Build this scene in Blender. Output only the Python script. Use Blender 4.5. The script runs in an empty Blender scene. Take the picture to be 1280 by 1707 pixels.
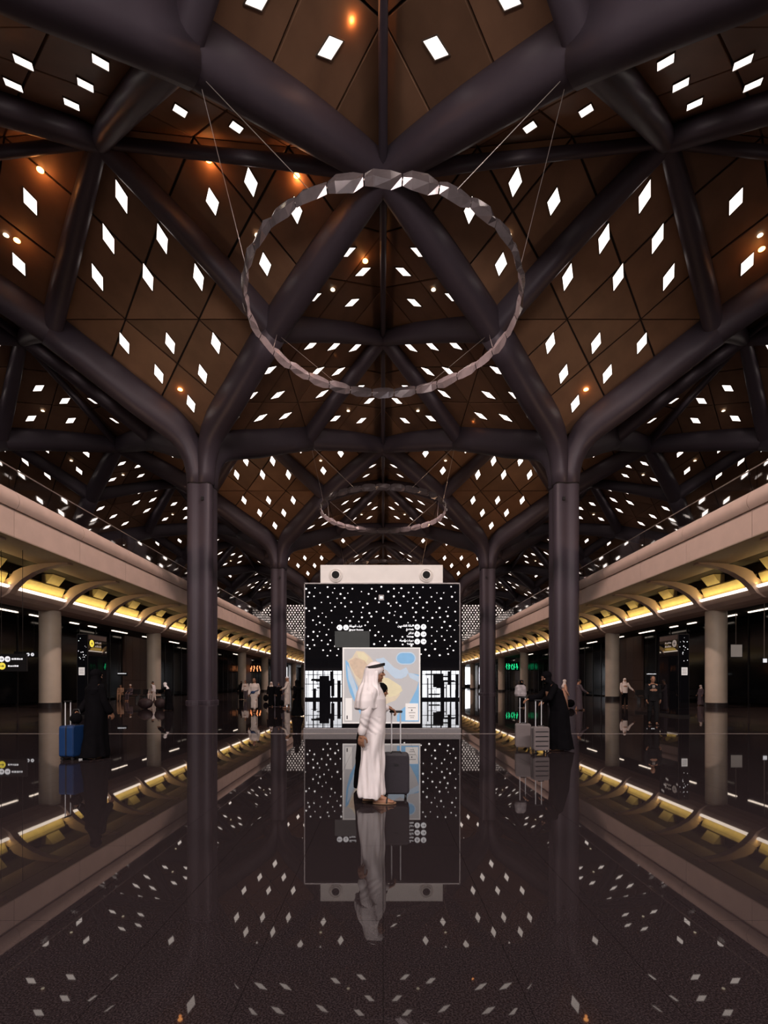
import bpy, math, random
import numpy as np
from mathutils import Vector, Matrix
sc = bpy.context.scene
COL = sc.collection
random.seed(7)
PI = math.pi

# ------------------------------------------------------------------ camera
cam_d = bpy.data.cameras.new('camera'); cam = bpy.data.objects.new('camera', cam_d); COL.objects.link(cam)
cam.location = (0, 0, 1.5); cam.rotation_euler = (PI/2, 0, 0)
cam_d.sensor_fit = 'HORIZONTAL'; cam_d.sensor_width = 36; cam_d.lens = 36*825/1280
cam_d.shift_x = 1.5/1280; cam_d.shift_y = 284.5/1280
cam_d.clip_start = 0.05; cam_d.clip_end = 600
sc.camera = cam
# ------------------------------------------------------------------ world, exposure, large lights
wd = bpy.data.worlds.new('night'); sc.world = wd; wd.use_nodes = True
wd.node_tree.nodes['Background'].inputs[0].default_value = (0.55, 0.42, 0.5, 1)
wd.node_tree.nodes['Background'].inputs[1].default_value = 0.02
sc.view_settings.view_transform = 'Standard'; sc.view_settings.look = 'None'
sc.view_settings.exposure = 0.0; sc.view_settings.gamma = 1.0; sc.view_settings.use_curve_mapping = False

def area(name, loc, direction, sx, sy, power, color, long_axis=(1, 0, 0)):
    l = bpy.data.lights.new(name, 'AREA'); l.shape = 'RECTANGLE'; l.size = sx; l.size_y = sy
    l.energy = power; l.color = color
    o = bpy.data.objects.new(name, l); COL.objects.link(o); o.location = loc
    z = -Vector(direction).normalized(); x = Vector(long_axis); x = (x-z*x.dot(z)).normalized()
    o.rotation_euler = Matrix((x, z.cross(x), z)).transposed().to_euler()
    return o
WARM = (1.0, 0.88, 0.83)
area('front_fill_light', (0, -11, 17.2), (0, 1, -0.45), 44, 2.2, 8800, WARM)  # unseen area light added behind the camera to light the hall from the front
def spot(name, loc, target, power, color, angle=70, radius=.08):
    l = bpy.data.lights.new(name, 'SPOT'); l.energy = power; l.color = color; l.spot_size = math.radians(angle); l.spot_blend = 1; l.shadow_soft_size = radius
    o = bpy.data.objects.new(name, l); COL.objects.link(o); o.location = loc
    o.rotation_euler = (Vector(target)-Vector(loc)).to_track_quat('-Z', 'Y').to_euler()
for _s in (-1, 1):
    # concealed yellow cove lamps of the galleries
    area('cove_lamp', (_s*18.93, 66, 6.50), (_s*0.12, 0, 1), 152, 0.08, 560, (1.0, 0.72, 0.20), (0, 1, 0))
    # fill spots added under the dome bosses to brighten the balcony fronts
    for _y in (-3.5, 23.5, 50.5, 77.5, 104.5):
        spot('fascia_fill_spot', (-_s*1.2, _y, 24.4), (_s*15.4, _y+4, 8.2), 11500, (1.0, 0.75, 0.67), 84, .30)

for _s in (-1, 1):      # unseen warm fill spots added above the galleries to brighten the roof panels
    for _y in (30, 50.5, 77.5, 104.5):
        spot('roof_fill_spot', (_s*18.5, _y, 9.7), (_s*3, _y+10, 27), 650 if _y == 30 else 1400, (1.0, 0.62, 0.36), 130, .25)

# ------------------------------------------------------------------ materials
MATS = {}
def mat(name, color, rough=0.5, metal=0.0, spec=0.5, emit=None, es=1.0, trans=0.0, coat=0.0, vary=0.0, noise=0.0, nscale=6.0, bump=0.0, ior=1.45, alpha=1.0):
    if name in MATS: return MATS[name]
    m = bpy.data.materials.new(name); m.use_nodes = True; nt = m.node_tree
    b = nt.nodes['Principled BSDF']
    b.inputs['Base Color'].default_value = (*color, 1); b.inputs['Roughness'].default_value = rough
    b.inputs['Metallic'].default_value = metal; b.inputs['Specular IOR Level'].default_value = spec
    b.inputs['IOR'].default_value = ior; b.inputs['Transmission Weight'].default_value = trans
    b.inputs['Coat Weight'].default_value = coat; b.inputs['Alpha'].default_value = alpha
    if emit is not None:
        b.inputs['Emission Color'].default_value = (*emit, 1); b.inputs['Emission Strength'].default_value = es
    tc = nt.nodes.new('ShaderNodeTexCoord')
    nz = nt.nodes.new('ShaderNodeTexNoise'); nz.inputs['Scale'].default_value = nscale; nz.inputs['Detail'].default_value = 4
    nt.links.new(tc.outputs['Object'], nz.inputs['Vector'])
    if vary or noise:
        geo = nt.nodes.new('ShaderNodeNewGeometry'); oi = nt.nodes.new('ShaderNodeObjectInfo')
        add = nt.nodes.new('ShaderNodeMath'); add.operation = 'ADD'
        nt.links.new(geo.outputs['Random Per Island'], add.inputs[0]); nt.links.new(oi.outputs['Random'], add.inputs[1])
        fr = nt.nodes.new('ShaderNodeMath'); fr.operation = 'FRACT'; nt.links.new(add.outputs[0], fr.inputs[0])
        mr = nt.nodes.new('ShaderNodeMapRange'); mr.inputs['To Min'].default_value = 1-vary; mr.inputs['To Max'].default_value = 1+vary
        nt.links.new(fr.outputs[0], mr.inputs['Value'])
        mn = nt.nodes.new('ShaderNodeMapRange'); mn.inputs['From Min'].default_value = .3; mn.inputs['From Max'].default_value = .7
        mn.inputs['To Min'].default_value = 1-noise; mn.inputs['To Max'].default_value = 1+noise
        nt.links.new(nz.outputs['Fac'], mn.inputs['Value'])
        mu = nt.nodes.new('ShaderNodeMath'); mu.operation = 'MULTIPLY'
        nt.links.new(mr.outputs[0], mu.inputs[0]); nt.links.new(mn.outputs[0], mu.inputs[1])
        vm = nt.nodes.new('ShaderNodeVectorMath'); vm.operation = 'SCALE'; vm.inputs[0].default_value = color
        nt.links.new(mu.outputs[0], vm.inputs['Scale']); nt.links.new(vm.outputs[0], b.inputs['Base Color'])
    if bump:
        bp = nt.nodes.new('ShaderNodeBump'); bp.inputs['Strength'].default_value = bump; bp.inputs['Distance'].default_value = 0.01
        nt.links.new(nz.outputs['Fac'], bp.inputs['Height']); nt.links.new(bp.outputs[0], b.inputs['Normal'])
    MATS[name] = m; return m

M_STEEL = mat('painted_steel', (0.072, 0.056, 0.074), 0.48, 0.1, 0.5, noise=.06, nscale=.8)
M_WOOD = mat('wood_panel', (0.225, 0.122, 0.072), 0.5, vary=.22, noise=.16, nscale=.7)
M_JOINT = mat('dark_joint', (0.018, 0.013, 0.012), 0.8, noise=.2)
M_RIM = mat('lamp_rim', (0.10, 0.075, 0.06), 0.5, noise=.1)
M_LENS = mat('roof_light_lens', (0.9, 0.85, 0.8), 0.4, emit=(1.0, 0.86, 0.78), es=2.7)
M_SPOT = mat('spot_lens', (0.9, 0.85, 0.6), 0.4, emit=(1.0, 0.86, 0.62), es=2.5)
M_ORANGE = mat('sodium_lens', (0.9, 0.5, 0.2), 0.4, emit=(1.0, 0.42, 0.12), es=8)
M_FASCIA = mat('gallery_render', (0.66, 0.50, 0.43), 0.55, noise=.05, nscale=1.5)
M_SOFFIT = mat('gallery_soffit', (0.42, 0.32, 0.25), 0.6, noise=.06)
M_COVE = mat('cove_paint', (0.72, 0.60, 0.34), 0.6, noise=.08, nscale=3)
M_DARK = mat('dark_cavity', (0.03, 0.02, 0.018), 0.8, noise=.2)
M_STRIP = mat('led_strip', (1, 1, 1), 0.4, emit=(1.0, 0.83, 0.68), es=2.4)
M_CREAM = mat('cream_column', (0.62, 0.52, 0.42), 0.45, noise=.07, nscale=1.2)
M_BASE = mat('column_base', (0.035, 0.028, 0.028), 0.3, noise=.2)
M_BLKGLASS = mat('black_glass', (0.006, 0.006, 0.008), 0.0, spec=1.0, ior=1.75, noise=.1)
M_SHOP = mat('shop_glass', (0.006, 0.006, 0.008), 0.10, spec=.3, noise=.2)
M_MULL = mat('mullion_metal', (0.05, 0.045, 0.045), 0.35, 0.6, noise=.1)
M_BROWNW = mat('brown_wall_panel', (0.17, 0.105, 0.085), 0.55, vary=.08, noise=.06)
M_FRAME = mat('brushed_steel', (0.30, 0.27, 0.27), 0.35, 0.7, noise=.06, nscale=20)
M_WHITEBOX = mat('white_casing', (0.88, 0.82, 0.78), 0.45, noise=.04, nscale=3)
M_HOLE = mat('black_hole', (0.004, 0.004, 0.004), 0.8, noise=.1)
M_SCREEN = mat('off_screen', (0.055, 0.06, 0.06), 0.3, noise=.05)
M_SIGNW = mat('sign_white', (0.9, 0.9, 0.9), 0.5, emit=(0.95, 0.95, 1.0), es=.75)
M_SIGNY = mat('sign_yellow', (0.9, 0.8, 0.1), 0.5, emit=(0.95, 0.75, 0.08), es=.7)
M_SIGNG = mat('sign_green', (0.1, 0.8, 0.3), 0.5, emit=(0.02, 0.75, 0.30), es=1.0)
M_SIGNO = mat('sign_orange', (0.9, 0.4, 0.1), 0.5, emit=(1.0, 0.36, 0.14), es=1.6)
M_WINDOW = mat('lit_window', (0.9, 0.9, 0.9), 0.5, emit=(0.95, 0.95, 1.0), es=7.5, noise=.3, nscale=2)
M_DOTS = mat('screen_dot', (0.9, 0.9, 0.9), 0.5, emit=(1.0, 0.93, 0.9), es=13.0)
M_PERF = mat('perforation_glow', (0.9, 0.85, 0.8), 0.5, emit=(1.0, 0.83, 0.76), es=1.1)
M_GLASS = mat('clear_glass', (0.75, 0.75, 0.75), 0.02, trans=1.0, ior=1.5)
M_CRYSTAL = mat('crystal_facet', (0.24, 0.20, 0.21), 0.14, 0.3, spec=.8, trans=.3, ior=1.5, noise=.12, nscale=3)
M_CABLE = mat('cable_steel', (0.55, 0.48, 0.45), 0.35, 0.7, noise=.05)
M_METALLINE = mat('floor_trim_metal', (0.75, 0.62, 0.58), 0.3, 0.7, noise=.05)
M_SKIN = mat('skin', (0.33, 0.16, 0.095), 0.5, noise=.06, nscale=30)
M_THOBE = mat('white_cotton', (0.86, 0.79, 0.80), 0.75, noise=.03, nscale=9)
M_IHRAM = mat('ihram_cloth', (0.66, 0.55, 0.50), 0.85, noise=.06, nscale=20)
M_BLACK = mat('black_cloth', (0.0035, 0.003, 0.004), 0.9, 0.0, 0.08, noise=.2, nscale=10)
M_DKCLOTH = mat('dark_suit_cloth', (0.010, 0.009, 0.010), 0.9, 0.0, 0.15, noise=.15)
M_MAUVE = mat('mauve_cloth', (0.075, 0.052, 0.062), 0.85, noise=.1)
M_PINK = mat('apricot_cloth', (0.55, 0.29, 0.20), 0.8, noise=.1)
M_AGAL = mat('black_cord', (0.012, 0.010, 0.011), 0.6, noise=.2, nscale=60)
M_LEATHER = mat('tan_leather', (0.30, 0.17, 0.10), 0.5, noise=.1, nscale=20)
M_HAIR = mat('dark_hair', (0.012, 0.009, 0.008), 0.6, noise=.2)
M_EYE = mat('eye', (0.02, 0.015, 0.012), 0.2)
M_CASEBLK = mat('charcoal_case', (0.030, 0.024, 0.031), 0.5, noise=.1, nscale=30)
M_CASEBLUE = mat('blue_case', (0.009, 0.036, 0.12), 0.4, noise=.08)
M_CASEGREY = mat('grey_case', (0.17, 0.14, 0.14), 0.4, noise=.06)
M_CHROME = mat('chrome', (0.88, 0.88, 0.92), 0.4, 0.25, noise=.03)
M_RUBBER = mat('black_plastic', (0.015, 0.014, 0.016), 0.5, noise=.1)
M_MAPBG = mat('map_grey', (0.50, 0.49, 0.50), 0.6, emit=(0.55, 0.53, 0.54), es=.32, noise=.02)
M_MAPSEA = mat('map_blue', (0.20, 0.42, 0.68), 0.6, emit=(0.25, 0.48, 0.72), es=.38, noise=.05)
M_MAPSHOAL = mat('map_pale_blue', (0.50, 0.62, 0.76), 0.6, emit=(0.5, 0.6, 0.72), es=.32, noise=.03)
M_MAPSAND = mat('map_sand', (0.68, 0.58, 0.44), 0.6, emit=(0.7, 0.60, 0.46), es=.32, noise=.08, nscale=5)
M_MAPTAN = mat('map_tan', (0.64, 0.49, 0.37), 0.6, emit=(0.64, 0.49, 0.37), es=.30, noise=.1, nscale=8)
M_MAPYEL = mat('map_yellow', (0.74, 0.66, 0.45), 0.6, emit=(0.74, 0.66, 0.45), es=.32, noise=.05)
M_MAPWHITE = mat('map_white', (0.8, 0.77, 0.75), 0.6, emit=(0.8, 0.76, 0.74), es=.4, noise=.02)
M_MAPINK = mat('map_ink', (0.10, 0.10, 0.12), 0.6)
M_DIMSCR = mat('dim_screen', (.3, .27, .25), .5, emit=(.3, .25, .22), es=.45)
M_TOP = mat('gallery_floor', (0.15, 0.12, 0.11), 0.3, noise=.1)

def granite(name, base, spk, rough):
    m = bpy.data.materials.new(name); m.use_nodes = True; nt = m.node_tree; b = nt.nodes['Principled BSDF']
    tc = nt.nodes.new('ShaderNodeTexCoord')
    geo = nt.nodes.new('ShaderNodeNewGeometry')
    v = nt.nodes.new('ShaderNodeTexNoise'); v.inputs['Scale'].default_value = 110; v.inputs['Detail'].default_value = 3
    nt.links.new(geo.outputs['Position'], v.inputs['Vector'])
    r = nt.nodes.new('ShaderNodeValToRGB'); r.color_ramp.elements[0].position = .42; r.color_ramp.elements[1].position = .68
    r.color_ramp.elements[0].color = (*base, 1); r.color_ramp.elements[1].color = (*spk, 1)
    nt.links.new(v.outputs['Fac'], r.inputs['Fac']); nt.links.new(r.outputs[0], b.inputs['Base Color'])
    b.inputs['Roughness'].default_value = rough; b.inputs['IOR'].default_value = 1.33
    v2 = nt.nodes.new('ShaderNodeTexNoise'); v2.inputs['Scale'].default_value = 1.3; v2.inputs['Detail'].default_value = 2
    nt.links.new(geo.outputs['Position'], v2.inputs['Vector'])
    mr = nt.nodes.new('ShaderNodeMapRange'); mr.inputs['To Min'].default_value = rough*.5; mr.inputs['To Max'].default_value = rough*1.5
    nt.links.new(v2.outputs['Fac'], mr.inputs['Value']); nt.links.new(mr.outputs[0], b.inputs['Roughness'])
    MATS[name] = m; return m
M_FLOOR = granite('polished_dark_granite', (0.015, 0.011, 0.012), (0.048, 0.035, 0.038), 0.018)
M_SIDEFLOOR = granite('brown_granite', (0.050, 0.033, 0.031), (0.09, 0.063, 0.058), 0.07)

# ------------------------------------------------------------------ mesh builder
class MB:
    def __init__(s): s.v = []; s.f = []; s.m = []
    def add(s, vs, fs, mi=0):
        o = len(s.v); s.v += [tuple(map(float, p)) for p in vs]; s.f += [tuple(i+o for i in f) for f in fs]; s.m += [mi]*len(fs)
    def box(s, x0, x1, y0, y1, z0, z1, mi=0):
        v = [(x, y, z) for z in (z0, z1) for y in (y0, y1) for x in (x0, x1)]
        s.add(v, [(0,2,3,1),(4,5,7,6),(0,1,5,4),(2,6,7,3),(0,4,6,2),(1,3,7,5)], mi)
    def prism(s, poly, axis, a0, a1, mi=0):
        """poly = 2D points; extruded along 'x','y' or 'z'"""
        def P(p, a): return {'x': (a, p[0], p[1]), 'y': (p[0], a, p[1]), 'z': (p[0], p[1], a)}[axis]
        n = len(poly); vs = [P(p, a0) for p in poly]+[P(p, a1) for p in poly]
        s.add(vs, [tuple(range(n))[::-1], tuple(range(n, 2*n))]+[(i, (i+1) % n, n+(i+1) % n, n+i) for i in range(n)], mi)
    def tube(s, pts, r, n=8, mi=0, r2=None):
        pts = [Vector(p) for p in pts]; rings = []
        for i, p in enumerate(pts):
            d = (pts[min(i+1, len(pts)-1)]-pts[max(i-1, 0)]).normalized()
            u = d.cross(Vector((0, 0, 1))); u = u.normalized() if u.length > 1e-3 else Vector((1, 0, 0))
            w = u.cross(d); rr = r if r2 is None else r+(r2-r)*i/(len(pts)-1)
            rings.append([p+u*math.cos(2*PI*k/n)*rr+w*math.sin(2*PI*k/n)*rr for k in range(n)])
        s.rings(rings, mi)
    def rings(s, rings, mi=0, caps=True):
        n = len(rings[0]); vs = [p for r in rings for p in r]; fs = []
        for i in range(len(rings)-1):
            for k in range(n): fs.append((i*n+k, i*n+(k+1) % n, (i+1)*n+(k+1) % n, (i+1)*n+k))
        if caps: fs += [tuple(range(n))[::-1], tuple(range((len(rings)-1)*n, len(rings)*n))]
        s.add(vs, fs, mi)
    def lathe(s, prof, c=(0, 0), n=24, mi=0):
        s.rings([[(c[0]+r*math.cos(2*PI*k/n), c[1]+r*math.sin(2*PI*k/n), z) for k in range(n)] for r, z in prof], mi)
    def mesh(s, name, mats, smooth=False):
        me = bpy.data.meshes.new(name); me.from_pydata(s.v, [], s.f)
        for m in (mats if isinstance(mats, (list, tuple)) else [mats]): me.materials.append(m)
        me.polygons.foreach_set('material_index', s.m)
        if smooth: me.polygons.foreach_set('use_smooth', [True]*len(s.f))
        me.update(); me.validate(); return me
def link(name, data, parent=None, loc=(0, 0, 0), rz=0):
    o = bpy.data.objects.new(name, data); COL.objects.link(o); o.location = loc; o.rotation_euler = (0, 0, rz)
    if parent is not None: o.parent = parent
    return o
def fixn(me):
    import bmesh
    bm = bmesh.new(); bm.from_mesh(me); bmesh.ops.recalc_face_normals(bm, faces=bm.faces); bm.to_mesh(me); bm.free()
def obj(name, mb, mats, parent=None, loc=(0, 0, 0), rz=0, smooth=False, bevel=0):
    me = mb.mesh(name, mats, smooth); fixn(me); o = link(name, me, parent, loc, rz)
    if bevel:
        b = o.modifiers.new('bevel', 'BEVEL'); b.width = bevel; b.segments = 2; b.limit_method = 'ANGLE'
    if smooth:
        me.set_sharp_from_angle(angle=math.radians(40))
    return o
def thing(name, label, cat, loc=(0, 0, 0), rz=0, group=None):
    o = link(name, None, None, loc, rz); o.empty_display_size = .1; o['label'] = label; o['category'] = cat
    if group: o['group'] = group
    return o
def tag(o, label, cat, group=None):
    o['label'] = label; o['category'] = cat
    if group: o['group'] = group
    return o
def struct(o): o['kind'] = 'structure'; return o
def stuff(o): o['kind'] = 'stuff'; return o
def clone(o, parent=None, loc=None, rz=None):
    c = o.copy(); COL.objects.link(c); c.parent = parent
    if loc is not None: c.location = loc
    if rz is not None: c.rotation_euler = (0, 0, rz)
    for ch in list(o.children): clone(ch, c)
    return c

# ================================================================== FLOOR
floor = struct(link('floor', None))
Y0, Y1 = -14.0, 146.0
mb = MB(); mb.box(-13.4, 13.4, Y0, Y1, -0.30, -0.012); mb.box(-13.4, 13.4, 58.9, Y1, -0.012, 0.0)
obj('floor_slab', mb, M_FLOOR, floor)
mb = MB(); mb.box(-13.4, 13.4, Y0, 58.9, -0.0119, -0.006); obj('grout', mb, M_JOINT, floor)
TW, TL = 0.68, 1.43
tiles = []
rowy = [14.56+TL*(j) for j in range(-20, 31)]
for ry in rowy:
    for i in range(-20, 20):
        x0, x1 = i*TW, (i+1)*TW
        x0, x1 = max(x0, -13.4), min(x1, 13.4)
        if x1-x0 < .05: continue
        tiles.append((x0, x1, ry, ry+TL))
def seen(x, y, z, m=1.0): return y > 1.5 and abs(x) < .78*y+m and (z-1.5)/y < 1.45 and (z-1.5)/y > -.74
tl_score = sorted(range(len(tiles)), key=lambda k: (0 if seen(*[(tiles[k][0]+tiles[k][1])/2, (tiles[k][2]+tiles[k][3])/2], 0) else 1, tiles[k][2]))
single = set(tl_score[:300])
mt = MB(); mt.box(0.0015, TW-.0015, 0.0015, TL-.0015, -0.0119, 0); tile_me = mt.mesh('floor_tile', M_FLOOR)
rest = MB()
for k, (x0, x1, a, b) in enumerate(tiles):
    if k in single and x1-x0 > TW-.01: link('floor_tile', tile_me, floor, (x0, a, 0))
    else: rest.box(x0+.0015, x1-.0015, a+.0015, b-.0015, -0.0119, 0)
stuff(obj('floor_tiles', rest, M_FLOOR, floor))
for s in (-1, 1):
    mb = MB(); a, b = sorted((s*13.4, s*68)); mb.box(a, b, Y0, Y1, -0.3, 0.0); obj('side_paving', mb, M_SIDEFLOOR, floor)
mb = MB(); mb.box(-26, 26, 14.50, 14.54, 0.0, 0.006); obj('metal_strip', mb, M_METALLINE, floor)

# ================================================================== ROOF
FZ, PZ, AZ, CZ = 23.7, 27.9, 26.5, 19.9          # panel levels
ceiling = struct(link('ceiling', None))
BX = [-54, -27, 0, 27, 54]; BY = [-3.5, 23.5, 50.5, 77.5, 104.5, 131.5]
def rot4(p, k):
    x, y, z = p
    for _ in range(k): x, y = -y, x
    return Vector((x, y, z))
A = (0, 0, AZ)
tris = []            # (V, B1, B2, lights, kind) local to the dome centre
for k in range(4):
    F = rot4((-6.75, 6.75, FZ), k); Pm = rot4((0, 13.5, PZ), k); N = rot4((-13.5, 0, PZ), k)
    tris.append(('side', F, Vector(A), Pm, k)); tris.append(('side', F, Vector(A), N, k))
    C = rot4((-13.5, 13.5, CZ), k); F2 = rot4((6.75, 6.75, FZ), k)
    # kite across the edge y=+13.5 belongs to this bay when it lies on its column: build the kites round the column (-13.5, 13.5)
def kites():
    out = []
    C = Vector((-13.5, 13.5, CZ))
    for k in range(4):
        d = rot4((1, 0, 0), k); t = rot4((0, 1, 0), k)
        Fa = C+d*6.75+t*6.75; Fb = C+d*6.75-t*6.75; Fa.z = Fb.z = FZ
        N = C+d*13.5; N.z = PZ
        out.append(('low', C, Fa, Fb, d, t)); out.append(('up', N, Fa, Fb, d, t))
    return out
def bary(V, B1, B2, x, y):
    m = np.array([[B1.x-V.x, B2.x-V.x], [B1.y-V.y, B2.y-V.y]]); a, b = np.linalg.solve(m, [x-V.x, y-V.y])
    return V+(B1-V)*a+(B2-V)*b
def cells(V, B1, B2):
    out = []; e1 = (B1-V)/3; e2 = (B2-V)/3
    for i in range(3):
        for j in range(3-i):
            o = V+e1*i+e2*j
            if i+j < 2: out.append([o, o+e1, o+e1+e2, o+e2])
            else: out.append([o, o+e1, o+e2])
    return out
def down_normal(V, B1, B2):
    n = (B1-V).cross(B2-V).normalized(); return n if n.z < 0 else -n
panel_meshes, light_meshes, spots = [], [], []
def make_tri(V, B1, B2, lights, spot):
    n = down_normal(V, B1, B2)
    for c in cells(V, B1, B2):
        ctr = sum(c, Vector())/len(c); ins = []
        for i, p in enumerate(c):          # inset for the recessed joint
            ins.append(p+(ctr-p).normalized()*0.075)
        q = len(ins); mb = MB()
        lo = [p+n*0.0 for p in ins]; hi = [p-n*0.12 for p in ins]
        low = [p+(ctr-p).normalized()*.03+n*.015 for p in ins]
        mb.add([p-ctr for p in hi+lo+low], [tuple(range(q)), tuple(range(2*q, 3*q))]+[(i, (i+1) % q, q+(i+1) % q, q+i) for i in range(q)]+[(q+i, q+(i+1) % q, 2*q+(i+1) % q, 2*q+i) for i in range(q)])
        me = mb.mesh('roof_panel', M_WOOD); fixn(me); panel_meshes.append((me, ctr))
    for (x, y, lx, ly, hl, hs) in lights:   # rhombus: long axis (lx,ly) in plan
        c = bary(V, B1, B2, x, y)
        a = bary(V, B1, B2, x+lx*hl, y+ly*hl)-c; b = bary(V, B1, B2, x-ly*hs, y+lx*hs)-c
        base = [a, b, -a, -b]; mb = MB()
        r0 = [p*1.10-n*.05 for p in base]; r1 = [p*1.10+n*.07 for p in base]; r2 = [p*1.0+n*.07 for p in base]; r3 = [p*.97+n*.045 for p in base]
        mb.rings([r0, r1, r2, r3], 0, caps=False); mb.add(r0, [(0, 1, 2, 3)], 0)
        mb.add(r3, [(0, 1, 2, 3)], 1)
        me = mb.mesh('roof_light', [M_RIM, M_LENS]); fixn(me)
        pl = me.polygons[len(me.polygons)-1]
        light_meshes.append((me, c))
    for (x, y, kind) in spot:
        spots.append((bary(V, B1, B2, x, y)+n*.05, kind))
SIDE_L = [(2.05, 4.5), (1.25, 6.6), (4.25, 6.6), (2.05, 8.8)]
for kd, F, Aa, Pm, k in tris:
    p = (Pm-Aa); p.z = 0; dn = p.normalized(); tn = Vector((F.x, F.y, 0))-dn*dn.dot(Vector((F.x, F.y, 0))); tn.normalize()
    L = []
    for u, v in SIDE_L:
        q = dn*v+tn*u; L.append((q.x, q.y, tn.x, tn.y, .50, .34))
    sp = dn*6.75+tn*3.1
    make_tri(F, Aa, Pm, L, [(sp.x, sp.y, 'small')])
for kd, V, Fa, Fb, d, t in kites():
    C = Vector((-13.5, 13.5, 0)); L = []
    rows = [(2.2, [0]), (3.96, [-1.46, 1.46]), (5.6, [-2.9, 0, 2.9])] if kd == 'low' else [(11.43, [0]), (10.0, [-1.46, 1.46]), (8.55, [-2.9, 0, 2.9])]
    for v, us in rows:
        for u in us:
            q = C+d*v+t*u; L.append((q.x, q.y, d.x, d.y, .57, .31))
    sp = C+d*(3.6 if kd == 'low' else 9.3)
    make_tri(V, Fa, Fb, L, [(sp.x, sp.y, 'none')])
# dark soffit backing above the panels (one sheet per dome, joined)
mb = MB()
for bx in BX:
    for by in BY:
        for kd, F, Aa, Pm, k in tris:
            mb.add([Vector((bx, by, .14))+p for p in (F, Aa, Pm)], [(0, 1, 2)])
        for kd, V, Fa, Fb, d, t in kites():
            mb.add([Vector((bx, by, .14))+p for p in (V, Fa, Fb)], [(0, 1, 2)])
stuff(obj('roof_backing', mb, M_JOINT, ceiling))
# place panels, lights; the nearest in view singly, the rest joined
def place(meshes, name, mats, limit=296, joined='panels'):
    allp = []
    for bx in BX:
        for by in BY:
            for me, c in meshes:
                p = Vector((bx, by, 0))+c
                s = seen(p.x, p.y, p.z, 0)
                allp.append((0 if s else 1, p.length, me, p))
    allp.sort(key=lambda a: (a[0], a[1]))
    for s, _, me, p in allp[:limit]: link(name, me, ceiling, p)
    mb = MB()
    for s, _, me, p in allp[limit:]:
        o = len(mb.v); mb.v += [(v.co.x+p.x, v.co.y+p.y, v.co.z+p.z) for v in me.vertices]
        for pl in me.polygons: mb.f.append(tuple(i+o for i in pl.vertices)); mb.m.append(pl.material_index)
    me = mb.mesh(joined, mats); stuff(link(joined, me, ceiling))
place(panel_meshes, 'roof_panel', M_WOOD, joined='roof_panels')
place(light_meshes, 'roof_light', [M_RIM, M_LENS], joined='roof_lights')
ms = MB(); ms.lathe([(.13, 0), (.14, -.04), (.10, -.06)], n=10); spot_me = ms.mesh('downlight', M_SPOT); fixn(spot_me)
sps = []
for bx in BX:
    for by in BY:
        for p, kd in spots:
            if kd == 'small':
                q = Vector((bx, by, 0))+p
                sps.append((0 if seen(q.x, q.y, q.z) else 1, q.length, q))
sps.sort(key=lambda a: a[:2])
for s, _, q in sps[:150]: link('downlight', spot_me, ceiling, q)
# sodium lamps: (u, v) picked from the photograph, in world coordinates on the panels
mo = MB(); mo.lathe([(.10, .05), (.16, 0), (.16, -.05), (.07, -.09)], n=12); or_me = mo.mesh('orange_lamp', M_ORANGE); fixn(or_me)
for (x, y, z, e) in [(-8.5, 24.1, 27.0, 60), (-4.25, 24.4, 26.5, 60), (-16.9, 24.4, 26.8, 60), (-1.15, 18.6, 26.6, 60), (-19.6, 26.5, 25.2, 25), (-13.9, 33.9, 21.6, 7), (13.9, 33.9, 21.6, 7),
                     (-1.05, 29.2, 26.4, 10), (-3.5, 36.7, 26.0, 6), (20.5, 26.8, 25.0, 25), (7.5, 41.3, 23.5, 8)]:
    link('orange_lamp', or_me, ceiling, (x, y, z))
    l = bpy.data.lights.new('orange_glow', 'POINT'); l.energy = e*.45; l.color = (1, .36, .10); l.shadow_soft_size = .1
    lo = bpy.data.objects.new('orange_glow', l); COL.objects.link(lo); lo.location = (x, y, z-.25)

# ---- ribs
def sweep(mb, pts, ws, hs, n_=16, flat=3.1):
    """superelliptic beam; side vector horizontal"""
    pts = [Vector(p) for p in pts]; rings = []
    for i, p in enumerate(pts):
        d = (pts[min(i+1, len(pts)-1)]-pts[max(i-1, 0)]).normalized()
        hd = Vector((pts[-1].x-pts[0].x, pts[-1].y-pts[0].y, 0)).normalized()
        u = Vector((hd.y, -hd.x, 0)); w = u.cross(d).normalized()
        ring = []
        for k in range(n_):
            a = 2*PI*k/n_; ca, sa = math.cos(a), math.sin(a)
            r = (abs(ca)**flat+abs(sa)**flat)**(-1/flat)
            ring.append(p+u*ca*r*ws[i]/2+w*sa*r*hs[i]/2)
        rings.append(ring)
    mb.rings(rings)
def bez(p0, p1, p2, p3, n):
    return [p0*(1-t)**3+p1*3*t*(1-t)**2+p2*3*t*t*(1-t)+p3*t**3 for t in [i/n for i in range(n+1)]]
rib_meshes = []
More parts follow.
